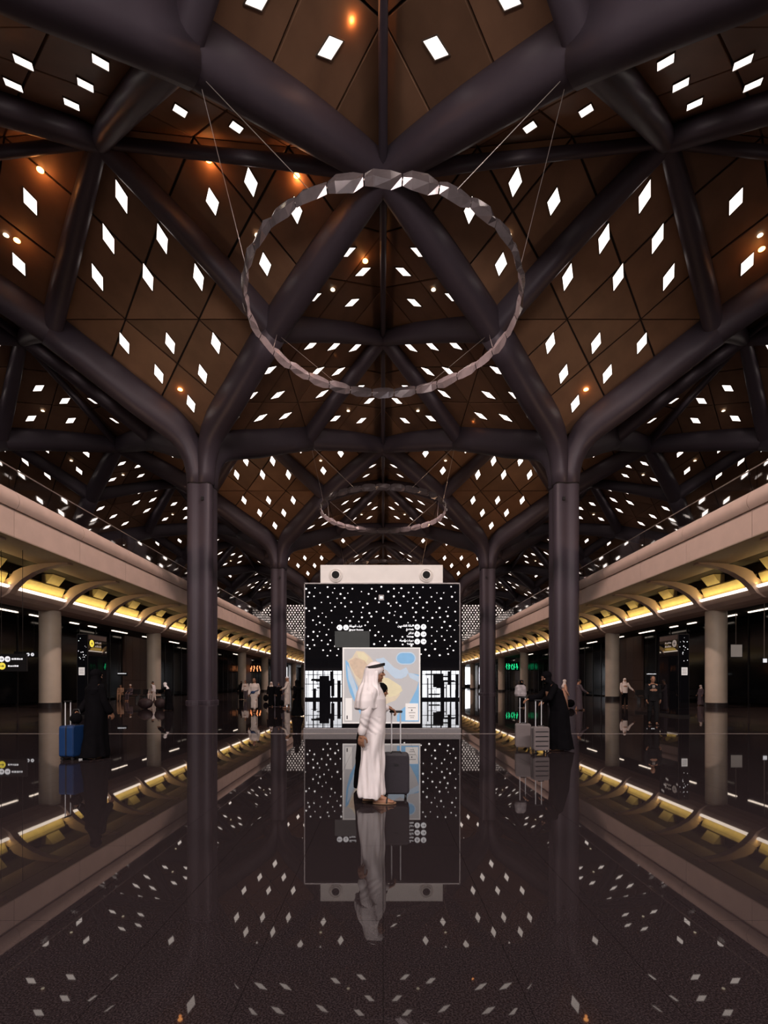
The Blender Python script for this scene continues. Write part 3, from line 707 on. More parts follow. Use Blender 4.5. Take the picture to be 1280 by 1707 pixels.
for (u0, u1, v) in ((.84, .945, .795), (.85, .94, .86), (.86, .93, .90), (.87, .92, .925)):
    a = mp(u0, v); b = mp(u1, v+.006); mb.box(a[0], b[0], -.046, -.0435, b[1], a[1])
a = mp(.885, .82); b = mp(.90, .84); mb.box(a[0], b[0], -.046, -.0435, b[1], a[1]); a = mp(.045, .90); b = mp(.06, .95); mb.box(a[0], b[0], -.046, -.0435, b[1], a[1])
obj('legend_lines', mb, M_MAPINK, bd)

# ================================================================== GLASS TOTEMS, HANGING SIGNS, SEATS
for s, side in ((-1, 'left'), (1, 'right')):
    t = thing('glass_totem', 'tall narrow black glass totem with white notice standing before the %s columns' % side, 'totem', (s*13.2, 21.7, 0))
    mb = MB(); mb.box(-.0, .0, 0, 0, 0, 0) if False else None
    a, b = sorted((-s*.25, s*.22)); 
    mb = MB(); mb.box(a+.02, b-.02, .02, 1.48, .08, 3.60); obj('body', mb, M_RUBBER, t)
    mb = MB(); mb.box(a+.015, b-.015, .0, .02, .10, 3.61); obj('front_glass', mb, M_BLKGLASS, t)
    mb = MB(); xx = -s*.25; c, d = sorted((xx, xx+s*.018)); mb.box(c, d, .02, 1.48, .10, 3.61); obj('side_glass', mb, M_BLKGLASS, t)
    mb = MB(); [mb.box(q, q+.015, -.005, .01, .06, 3.65) for q in (a, b-.015)]; mb.box(a, b, -.005, 1.5, 3.61, 3.65); obj('edge_trim', mb, M_MULL, t)
    mb = MB(); mb.box(a-.02, b+.02, -.02, 1.52, 0, .08); obj('plinth', mb, M_MULL, t)
    mb = MB(); q = -s*.12; mb.box(min(q, q+s*.26), max(q, q+s*.26), -.008, 0, 1.83, 2.17); nt_ = obj('white_notice', mb, M_MAPWHITE, t)
    mb = MB(); [mb.box(min(q, q+s*.26)+.03, max(q, q+s*.26)-.03, -.010, -.008, z, z+.015) for z in (1.9, 1.96, 2.02, 2.08)]; obj('notice_lines', mb, M_MAPINK, nt_)
    xf = -s*.252
    mb = MB(); mb.rings([[(xx_, .30+.16*math.cos(2*PI*q/20), 3.24+.16*math.sin(2*PI*q/20)) for q in range(20)] for xx_ in (xf, xf-s*.008)]); dsc = obj('round_icon', mb, M_SIGNY if s < 0 else M_DIMSCR, t)
    mb = MB(); c_, d_ = sorted((xf-s*.008, xf-s*.012)); mb.box(c_, d_, .22, .38, 3.225, 3.255); mb.box(c_, d_, .285, .315, 3.16, 3.32); obj('pictogram', mb, M_MAPINK, dsc)
    mb = MB(); c_, d_ = sorted((xf, xf-s*.006)); [mb.box(c_, d_, .55+.13*q, .64+.13*q, zz_, zz_+.06+.02*(q % 2)) for q in range(4) for zz_ in (3.26, 3.10)]; obj('sign_lettering', mb, M_DIMSCR, t)
    rnd = random.Random(11+s); mb = MB()
    for k in range(16):
        x = rnd.uniform(a+.06, b-.06); z = rnd.uniform(2.35, 3.5); fan(mb, x, z, rnd.choice([.012, .018, .022]), -.002, 6)
    stuff(obj('white_dots', mb, M_SIGNW, t))
def hanging_sign(label, x, y, z, w, h, rows, top=5.98):
    t = thing('hanging_sign', label, 'sign', (x, y, z))
    mb = MB(); mb.box(-w/2, w/2, 0, .08, -h/2, h/2); obj('sign_board', mb, M_RUBBER, t)
    for q in (-w*.35, w*.35):
        mb = MB(); mb.tube([(q, .04, h/2), (q, .04, top-z)], .012, 6); obj('hanger', mb, M_MULL, t)
    for (kind, dx, dz, r, m) in rows:
        if kind == 'disc':
            mb = MB(); mb.rings([[(dx+rr*math.cos(2*PI*k/20), yy, dz+rr*math.sin(2*PI*k/20)) for k in range(20)] for rr, yy in ((r, -.001), (r, -.008))]); d = obj('round_icon', mb, m, t)
            mb = MB(); mb.box(dx-r*.5, dx+r*.5, -.012, -.008, dz-r*.1, dz+r*.1); mb.prism([(dx+r*.1, dz+r*.45), (dx+r*.6, dz), (dx+r*.1, dz-r*.45), (dx+r*.25, dz)], 'y', -.012, -.008); obj('arrow', mb, M_MAPINK, d)
        else:
            rn = random.Random(int(dx*100)+3); mb = MB(); xx = dx
            while xx < dx+r:
                wl = rn.uniform(.05, .11); mb.box(xx, min(xx+wl, dx+r), -.006, -.001, dz-.03, dz+rn.uniform(.02, .05)); xx += wl+.025
            obj('sign_lettering', mb, m, t)
    return t
hanging_sign('black hanging sign with two white discs and a yellow one at the left picture edge', -17.05, 22.7, 2.42, 1.4, .8, [('disc', -.45, .16, .13, M_SIGNW), ('disc', -.17, .16, .13, M_SIGNW), ('disc', -.42, -.16, .16, M_SIGNY), ('t', .02, .16, .5, M_SIGNW), ('t', -.15, -.16, .5, M_SIGNW)], 7.59)
hanging_sign('small black hanging sign with white lettering left of the first cream column', -21.6, 29.9, 3.2, 1.4, .35, [('t', -.6, 0, .6, M_SIGNW), ('disc', .15, 0, .1, M_SIGNW), ('disc', .42, 0, .1, M_SIGNW)])
hanging_sign('small hanging sign with white lettering before the right brown wall', 21.6, 39.8, 2.2, .9, .3, [('t', -.4, 0, .75, M_SIGNW)])
hanging_sign('small hanging sign with white lettering before the left brown wall', -21.6, 41.0, 2.2, .8, .3, [('t', -.38, .05, .7, M_SIGNW)])
def shop_sign(label, x, y, z, m, seed, w):
    t = thing('shop_sign', label, 'sign', (x, y, z)); mb = MB(); mb.box(-w/2-.2, w/2+.2, 0, .15, -.75, .75); obj('sign_board', mb, M_RUBBER, t)
    for q in (-w*.4, w*.4):
        mb = MB(); mb.tube([(q, .07, .75), (q, .07, 5.98-z)], .02, 6); obj('hanger', mb, M_CABLE, t)
    rn = random.Random(seed); n = 6
    for k in range(n):
        xx = -w/2+w*(k+.5)/n; mb = MB(); pts = [(xx+rn.uniform(-.14, .14), -.03, -.5+q*.25+rn.uniform(-.05, .05)) for q in range(5)]
        mb.tube(pts, .075, 6); mb.tube([(xx-.12, -.03, rn.uniform(-.3, .4)), (xx+.16, -.03, rn.uniform(-.3, .4))], .07, 6); obj('glowing_letter', mb, m, t)
shop_sign('glowing orange lettered shop sign under the far left balcony', -22.9, 91, 4.1, M_SIGNO, 4, 3.2)
shop_sign('glowing green lettered sign under the far right balcony', 22.9, 89, 4.4, M_SIGNG, 9, 2.8)
# illuminated wall screens on the right
def wall_screen(label, x, y, z, w, h, m):
    t = thing('wall_screen', label, 'screen', (x, y, z)); mb = MB(); mb.box(-w/2-.04, w/2+.04, 0, .08, -h/2-.04, h/2+.04); obj('frame', mb, M_RUBBER, t)
    mb = MB(); mb.box(-w/2, w/2, -.01, 0, -h/2, h/2); obj('display', mb, m, t)
    mb = MB(); mb.tube([(0, .05, h/2), (0, .05, 5.98-z)], .02, 6); obj('hanger', mb, M_CABLE, t)
wall_screen('pale blank hanging screen right of the nearest right cream column', 22.7, 31.8, 3.55, .72, .78, M_DIMSCR)
wall_screen('small bright hanging screen at the far right picture edge', 21.6, 28.0, 2.75, .22, .22, M_SIGNW)
for i, (x, y, side) in enumerate([(-21.0, 40.6, 'left'), (-18.6, 40.2, 'left'), (20.2, 37.5, 'right'), (23.0, 36.5, 'right')]):
    t = thing('waiting_bench', ['dark waiting bench with seated people on the far left', 'dark waiting bench beside the second left cream column', 'dark waiting bench beyond the second right cream column', 'dark waiting bench before the dark glass on the right'][i], 'bench', (x, y, 0))
    mb = MB(); mb.box(-1.0, 1.0, -.25, .25, .36, .43); obj('seat', mb, M_MULL, t, bevel=.01)
    mb = MB(); mb.box(-1.0, 1.0, .22, .28, .55, .95); obj('backrest', mb, M_MULL, t, bevel=.01)
    for q in (-.8, .8):
        mb = MB(); mb.box(q-.03, q+.03, -.22, .26, 0, .40); mb.box(q-.03, q+.03, .22, .26, .40, .6); obj('leg', mb, M_MULL, t)

# ================================================================== PEOPLE
def caps(p0, p1, r0, r1, n=12, h=4):
    p0, p1 = Vector(p0), Vector(p1); d = (p1-p0); L = d.length; d = d.normalized() if L > 1e-6 else Vector((0, 0, 1))
    u = d.cross(Vector((0.3, .9, .1))).normalized(); w = d.cross(u); R = []
    for i in range(h+1):
        a = -PI/2+PI/2*i/h; R.append((p0+d*math.sin(a)*r0, max(r0*math.cos(a), 1e-4)))
    for i in range(h+1):
        a = PI/2*i/h; R.append((p1+d*math.sin(a)*r1, max(r1*math.cos(a), 1e-4)))
    return [[c+u*math.cos(2*PI*k/n)*r+w*math.sin(2*PI*k/n)*r for k in range(n)] for c, r in R]
def ell(c, r, n=18, h=12, rot=None):
    out = []
    for i in range(h+1):
        a = -PI/2+PI*i/h; ring = []
        for k in range(n):
            b = 2*PI*k/n; v = Vector((r[0]*max(math.cos(a), 1e-3)*math.cos(b), r[1]*max(math.cos(a), 1e-3)*math.sin(b), r[2]*math.sin(a)))
            if rot: v = rot @ v
            ring.append(Vector(c)+v)
        out.append(ring)
    return out
def loft(secs, n=28):
    return [[Vector((cx_+rx*math.cos(2*PI*k/n), cy_+ry*math.sin(2*PI*k/n), z)) for k in range(n)] for cx_, cy_, z, rx, ry in secs]
def solid(name, shapes, m, parent, voxel=.012, smooth=3, fold=None, scale=1.0, pose=None):
    mb = MB()
    for r in shapes: mb.rings(r)
    me = mb.mesh(name, m); fixn(me); o = bpy.data.objects.new('tmp', me); COL.objects.link(o)
    rm = o.modifiers.new('r', 'REMESH'); rm.mode = 'VOXEL'; rm.voxel_size = voxel; rm.use_smooth_shade = True
    if smooth:
        sm = o.modifiers.new('s', 'SMOOTH'); sm.factor = .5; sm.iterations = smooth
    bpy.context.view_layer.update()
    m2 = bpy.data.meshes.new_from_object(o.evaluated_get(bpy.context.evaluated_depsgraph_get())); bpy.data.objects.remove(o)
    m2.name = name; m2.materials.clear(); m2.materials.append(m)
    if fold is not None:
        n = len(m2.vertices); co = np.empty(n*3); m2.vertices.foreach_get('co', co); co = co.reshape(-1, 3)
        no = np.empty(n*3); m2.vertex_normals.foreach_get('vector', no); no = no.reshape(-1, 3)
        co = co+no*fold(co)[:, None]; m2.vertices.foreach_set('co', co.ravel())
    m2.polygons.foreach_set('use_smooth', [True]*len(m2.polygons)); m2.update()
    return link(name, m2, parent)
def hand(w, d, pn, curl=.35, s=1.0, thumb_side=1, spread=.05):
    """w wrist, d direction of the fingers, pn direction the palm faces"""
    w, d, pn = Vector(w), Vector(d).normalized(), Vector(pn); pn = (pn-d*pn.dot(d)).normalized(); sd = d.cross(pn)*thumb_side
    out = [caps(w, w+d*.03*s, .024*s, .026*s)]
    lens = [(.040, .026, .020), (.044, .029, .021), (.041, .027, .020), (.033, .021, .018)]
    for k in range(4):
        off = (1.5-k)*.0205*s; kn = w+d*(.088-.004*abs(k-1))*s+sd*off
        out.append(caps(w+d*.015*s+sd*off*.6, kn, .0155*s, .0115*s)); p = kn; dd = (d+sd*(1.5-k)*spread).normalized(); ang = 0
        for j, L in enumerate(lens[k]):
            ang = curl*(1.0 if j == 0 else 1.15); dd = (dd*math.cos(ang)+pn*math.sin(ang)).normalized() if j == 0 else (Matrix.Rotation(ang, 3, dd.cross(pn).normalized()) @ dd)
            q = p+dd*L*s; out.append(caps(p, q, (.0098-.0009*j)*s, (.0090-.0009*j)*s, 10, 3)); p = q
    t0 = w+d*.022*s+sd*.024*s+pn*.006*s; t1 = t0+(d*.55+sd*.75+pn*.25).normalized()*.042*s; t2 = t1+(d*.85+sd*.3+pn*.4).normalized()*.032*s; t3 = t2+(d*.9+pn*.45).normalized()*.026*s
    out += [caps(t0-sd*.01*s, t1, .016*s, .0125*s), caps(t1, t2, .0118*s, .0105*s), caps(t2, t3, .0105*s, .0085*s)]
    return out
def head(c, f, s=1.0, tilt=0):
    """head centre c, facing direction f (horizontal); returns shapes and a mapper"""
    c = Vector(c); f = Vector(f).normalized(); l = Vector((0, 0, 1)).cross(f).normalized(); up = Vector((0, 0, 1))
    if tilt: R = Matrix.Rotation(tilt, 3, l); f = R @ f; up = R @ up
    M = Matrix((f, l, up)).transposed()
    def P(x, y, z): return c+M @ Vector((x*s, y*s, z*s))
    sh = [ell(P(-.005, 0, .025), (.098*s, .076*s, .098*s), rot=M), ell(P(.030, 0, -.045), (.062*s, .056*s, .068*s), rot=M),
          caps(P(.050, 0, -.095), P(.066, 0, -.098), .024*s, .018*s), caps(P(.086, 0, .012), P(.108, 0, -.022), .008*s, .0125*s),
          caps(P(.100, -.010, -.026), P(.100, .010, -.026), .008*s, .008*s), caps(P(.083, -.018, -.056), P(.083, .018, -.056), .009*s, .009*s), caps(P(.083, -.014, -.066), P(.083, .014, -.066), .009*s, .009*s),
          caps(P(.083, -.042, .030), P(.083, .042, .030), .010*s, .010*s), ell(P(.060, .040, -.020), (.025*s, .02*s, .022*s)), ell(P(.060, -.040, -.020), (.025*s, .02*s, .022*s)),
          ell(P(-.008, .077, -.010), (.016*s, .008*s, .030*s), rot=M), ell(P(-.008, -.077, -.010), (.016*s, .008*s, .030*s), rot=M),
          caps(P(-.02, 0, -.07), P(-.04, 0, -.17), .056*s, .062*s)]
    return sh, P, M
def foot(a, f, s=1.0, pitch=0):
    a = Vector(a); f = Vector(f).normalized(); l = Vector((0, 0, 1)).cross(f)
    d = Vector((0, 0, -1)); t = f*math.cos(pitch)+Vector((0, 0, math.sin(pitch)))
    heel = a-f*.035*s+Vector((0, 0, -.055*s)); ball = heel+t*.16*s
    out = [caps(a, heel, .040*s, .032*s), caps(a, ball+Vector((0, 0, .004)), .040*s, .026*s), caps(heel, ball+l*.012*s, .030*s, .030*s), caps(heel, ball-l*.012*s, .030*s, .028*s)]
    for k in range(5): out.append(caps(ball+l*(k-2)*.016*s, ball+t*(.055-.004*abs(k-1))*s+l*(k-2)*.018*s, .014*s, .010*s, 8, 3))
    return out
def body_shapes(J, s=1.0, fine=True, hands=None):
    """J: joint dictionary; returns one continuous set of limb shapes"""
    o = []
    pel, ch, nk = Vector(J['pelvis']), Vector(J['chest']), Vector(J['neck'])
    o += [ell(pel, (.12*s, .165*s, .13*s)), ell((pel+ch)/2, (.10*s, .145*s, .18*s)), ell(ch, (.12*s, .175*s, .19*s)), caps(ch, nk, .09*s, .055*s)]
    for q in ('l', 'r'):
        S, E, W = Vector(J['sh'+q]), Vector(J['el'+q]), Vector(J['wr'+q])
        o += [caps(nk-Vector((0, 0, .04)), S, .06*s, .055*s), caps(S, E, .052*s, .038*s), caps(E, W, .038*s, .025*s)]
        H, K, Ak = Vector(J['hip'+q]), Vector(J['kn'+q]), Vector(J['an'+q])
        o += [caps(H, K, .085*s, .055*s), caps(K, Ak, .052*s, .036*s)]
    return o
def stand_joints(H=1.75, stride=.0, sw=.0, lean=0.0, arml=None, armr=None):
    k = H/1.75
    J = dict(pelvis=(0, 0, .95*k), chest=(.02*k+lean*.45, 0, 1.25*k), neck=(lean*.62-.01, 0, 1.46*k-abs(lean)*.12), hipl=(0, .09*k, .9*k), hipr=(0, -.09*k, .9*k),
             knl=(stride*.55, .09*k, .50*k), knr=(-stride*.3+.02, -.09*k, .50*k), anl=(stride*.8, .08*k, .09*k), anr=(-stride*.8, -.08*k, .09*k))
    sx = lean*.55
    J['shl'] = (sx, .19*k, 1.40*k-abs(lean)*.1); J['shr'] = (sx, -.19*k, 1.40*k-abs(lean)*.1)
    J['ell'], J['wrl'] = arml or ((sx-sw*.5, .24*k, 1.13*k), (sx-sw*.2+.04, .24*k, .90*k))
    J['elr'], J['wrr'] = armr or ((sx+sw*.5-.04, -.24*k, 1.13*k), (sx+sw+.03, -.24*k, .90*k))
    return J
def folds(amp, kf=9, phase=0, zlo=0, zhi=1.3, cx0=0, cy0=0):
    def f(co):
        a = np.arctan2(co[:, 1]-cy0, co[:, 0]-cx0); z = co[:, 2]
        w = np.clip((zhi-z)/(zhi-zlo+1e-6), 0.12, 1)
        return amp*w*(np.sin(a*kf+phase+1.1*np.sin(z*3.1+phase))*.6+.5*np.sin(a*(kf*.55)+2.3*phase-z*4.2)+.25*np.sin(z*23+a*3))
    return f
def eyes(P, parent, s=1.0):
    for q in (-1, 1):
        o_ = solid_simple('eye', ell(P(.078, q*.031, .008), (.011*s, .014*s, .009*s), 10, 6), M_EYE, parent)
        mb = MB(); mb.rings(caps(P(.088, q*.045, .030), P(.094, q*.018, .033), .0045*s, .005*s, 6, 2)); obj('eyebrow', mb, M_HAIR, parent, smooth=True)
def solid_simple(name, rings, m, parent):
    mb = MB(); mb.rings(rings); return obj(name, mb, m, parent, smooth=True)

# ---- the man in white (faces +X, camera sees his right side)
def main_man():
    t = thing('person', 'man in white robe and headscarf with black cord, walking right in sandals before the map', 'person', (-.124, 6.19, 0))
    J = dict(pelvis=(.015, 0, .93), chest=(.02, 0, 1.25), neck=(.01, 0, 1.44), hipl=(.03, .09, .88), hipr=(.0, -.09, .88),
             knl=(.09, .09, .48), knr=(-.02, -.09, .48), anl=(-.06, .09, .10), anr=(.065, -.075, .092),
             shl=(.02, .185, 1.39), shr=(-.02, -.185, 1.39), ell=(.03, .25, 1.13), wrl=(.195, .29, 1.175), elr=(-.085, -.225, 1.13), wrr=(-.135, -.205, .875))
    hs, P, Mh = head((.035, 0, 1.625), (1, .10, 0), 1.0, tilt=.05)
    sh = body_shapes(J)+hs
    sh += hand(J['wrr'], (-.12, .04, -1), (.35, .9, 0), .30, 1.0, 1)
    sh += hand(J['wrl'], (.93, 0.02, -.42), (-.25, 0.0, -1), .62, .95, 1, .02)
    sh += foot((.065, -.075, .092), (1, -.06, 0), 1.05); sh += foot((-.06, .09, .11), (1, .05, 0), 1.0, -.08)
    b = solid('body', sh, M_SKIN, t, .0048, 2)
    eyes(P, t)
    # robe
    rb = loft([(-.005, 0, .10, .165, .185), (-.005, 0, .14, .17, .19), (-.01, 0, .40, .155, .18), (.0, 0, .65, .145, .18), (.012, 0, .90, .145, .19), (.015, 0, 1.0, .14, .18), (.015, 0, 1.15, .145, .185), (.01, 0, 1.30, .15, .20), (.0, 0, 1.40, .12, .19), (0, 0, 1.46, .085, .09), (0, 0, 1.49, .06, .065)], 40)
    slv = [caps((-.02, -.17, 1.38), (-.085, -.222, 1.13), .080, .068), caps((-.085, -.222, 1.13), (-.128, -.208, .955), .066, .050),
           caps((.01, .17, 1.38), (.03, .25, 1.13), .080, .070), caps((.03, .25, 1.13), (.155, .28, 1.168), .068, .052)]
    r = solid('robe', [rb]+slv, M_THOBE, t, .0085, 2, fold=None)
    me = r.data; n = len(me.vertices); co = np.empty(n*3); me.vertices.foreach_get('co', co); co = co.reshape(-1, 3)
    no = np.empty(n*3); me.vertex_normals.foreach_get('vector', no); no = no.reshape(-1, 3)
    x, y, z = co.T; a = np.arctan2(y, x); low = np.clip((1.0-z)/.8, 0, 1)
    d = low*(.015*np.sin(a*5+2.2*z+.6)+.009*np.sin(a*9-5*z)+.005*np.sin(a*15+9*z))
    d += .004*np.sin((x*.9+z)*22+y*5)*np.exp(-((z-.98)/.12)**2)+.0035*np.sin(z*70+x*60)*((y < -.15) & (z > .88) & (z < 1.08))
    d += .010*np.sin((z*.8-x*2.4)*13+1)*np.exp(-((z-.72)/.34)**2)
    co = co+no*d[:, None]
    # hem: hangs lower at the middle, higher at the toe side
    hem = z < .20; co[hem, 2] += (np.abs(co[hem, 0]-.0)*.35-.055)*(1-z[hem]/.20)*1.0
    co[:, 0] += np.where(z < .9, (.9-z)*(-.030), 0)
    me.vertices.foreach_set('co', co.ravel()); me.update()
    cuff = [solid_simple('cuff', caps((-.126, -.208, .95), (-.133, -.206, .905), .0535, .0500, 20, 2), M_THOBE, r)]
    # headscarf: shell over the crown, wide fall to the shoulders
    cr = [ell(P(-.012, 0, .043), (.112, .092, .098), 24, 14, Mh)]
    dr = loft([(-.078, 0, 1.175, .135, .275), (-.078, 0, 1.19, .150, .290), (-.072, 0, 1.28, .152, .288), (-.058, 0, 1.37, .142, .262), (-.050, 0, 1.44, .128, .195), (-.040, 0, 1.50, .105, .135), (-.028, 0, 1.58, .098, .105), (-.012, 0, 1.66, .100, .098), (0, 0, 1.71, .085, .085)], 40)
    fl = [caps((.045, -.088, 1.62), (.035, -.105, 1.50), .022, .030), caps((.035, -.105, 1.50), (.045, -.150, 1.38), .028, .030), caps((.045, -.150, 1.38), (.035, -.178, 1.20), .030, .022),
          caps((.050, .088, 1.62), (.050, .105, 1.48), .022, .030), caps((.05, .105, 1.48), (.075, .13, 1.33), .035, .038), caps((.075, .10, 1.33), (.09, .06, 1.22), .036, .020)]
    g = solid('headscarf', cr+[dr]+fl, M_THOBE, t, .0075, 3)
    me = g.data; n = len(me.vertices); co = np.empty(n*3); me.vertices.foreach_get('co', co); co = co.reshape(-1, 3)
    no = np.empty(n*3); me.vertex_normals.foreach_get('vector', no); no = no.reshape(-1, 3); x, y, z = co.T
    a = np.arctan2(y, x+.06); w = np.clip((1.66-z)/.3, 0, 1)
    co = co+no*(w*(.007*np.sin(a*13+z*5)+.006*np.sin(a*7-z*9)))[:, None]
    me.vertices.foreach_set('co', co.ravel()); me.update()
    # agal: two cords
    for dz in (.0, .016):
        pts = []
        for k in range(33):
            q = 2*PI*k/32; pts.append(P(-.012+.113*math.cos(q)*.985, .095*math.sin(q), .072+dz+.030*math.cos(q)))
        mb = MB(); mb.tube(pts, .0105, 8); obj('head_cord', mb, M_AGAL, g, smooth=True)
    # sandals
    for (ax, ay, az, pt) in ((.065, -.075, .0, 0), (-.06, .09, .0, 0)):
        mb = MB(); out = []
        for k in range(24):
            q = 2*PI*k/24; L = .150; W = .050+.010*math.cos(q)
            out.append((ax+.072+L*math.cos(q), ay+W*math.sin(q)))
        mb.prism(out, 'z', .004, .026); sd = obj('sandal', mb, M_LEATHER, t, bevel=.004)
        mb = MB(); mb.tube([(ax+.10, ay-.052, .02), (ax+.105, ay-.035, .066), (ax+.11, ay, .078), (ax+.105, ay+.035, .066), (ax+.10, ay+.052, .02)], .010, 6)
        mb.tube([(ax+.15, ay, .05), (ax+.17, ay, .03)], .006, 6); obj('strap', mb, M_AGAL, sd, smooth=True)
    return t
main_man()

def suitcase(label, loc, rz, w, d, h, m, handle=1.1, ribs=0, post=.12, tilt=0, group=None, colour_handle=None, extra=True):
    t = thing('suitcase', label, 'suitcase', loc, rz); z0 = .065
    mb = MB(); rad = .045; pts = []
    for (cx_, cz_, a0) in ((w/2-rad, z0+h-rad, 0), (-w/2+rad, z0+h-rad, 90), (-w/2+rad, z0+rad, 180), (w/2-rad, z0+rad, 270)):
        for k in range(5): a = math.radians(a0+22.5*k); pts.append((cx_+rad*math.cos(a), cz_+rad*math.sin(a)))
    mb.prism(pts, 'y', -d/2+.008, -.014); mb.prism(pts, 'y', .014, d/2-.008)
    sc_ = [(x*.93, z0+h/2+(z-z0-h/2)*.95) for x, z in pts]; mb.prism(sc_, 'y', -d/2, d/2)
    sh = obj('shell', mb, m, t, bevel=.008)
    mb = MB(); sc2 = [(x*.965, z0+h/2+(z-z0-h/2)*.975) for x, z in pts]; mb.prism(sc2, 'y', -.0145, .0145); obj('zip', mb, M_RUBBER, sh)
    for k in range(ribs):
        zz = z0+h*(k+1)/(ribs+1); mb = MB(); mb.box(-w/2+.03, w/2-.03, -d/2-.006, -d/2+.004, zz-.010, zz+.010); obj('groove_rib', mb, M_RUBBER, sh)
    for sx in (-1, 1):
        for sy in (-1, 1):
            mb = MB(); x_, y_ = sx*(w/2-.045), sy*(d/2-.04)
            mb.box(x_-.016, x_+.016, y_-.016, y_+.016, .035, z0+.01)
            mb.rings([[(xx, y_+.028*math.cos(2*PI*k/14), .0285+.028*math.sin(2*PI*k/14)) for k in range(14)] for xx in (x_-.011, x_+.011)]); obj('wheel', mb, M_RUBBER, t)
    for sx in (-1, 1):
        mb = MB(); mb.tube([(sx*post/2, d/2-.04, z0+h-.02), (sx*post/2, d/2-.04, handle-.01)], .009, 8); obj('handle_post', mb, M_CHROME, t)
    mb = MB(); mb.rings(caps((-post/2-.012, d/2-.04, handle), (post/2+.012, d/2-.04, handle), .016, .016)); obj('handle_grip', mb, M_RUBBER, t, smooth=True)
    mb = MB(); mb.tube([(-.07, -d/2+.06, z0+h-.005), (-.055, -d/2+.06, z0+h+.022), (.055, -d/2+.06, z0+h+.022), (.07, -d/2+.06, z0+h-.005)], .010, 6); obj('carry_handle', mb, M_RUBBER, t, smooth=True)
    if extra:
        mb = MB(); mb.box(-.028, .028, -d/2-.004, -d/2+.002, z0+h*.70, z0+h*.76); obj('badge', mb, M_RUBBER, sh)
    return t
suitcase('dark charcoal cabin suitcase beside the man in white, its bright handle in his hand', (.170, 6.46, 0), 0, .335, .22, .52, M_CASEBLK, 1.118, post=.118)

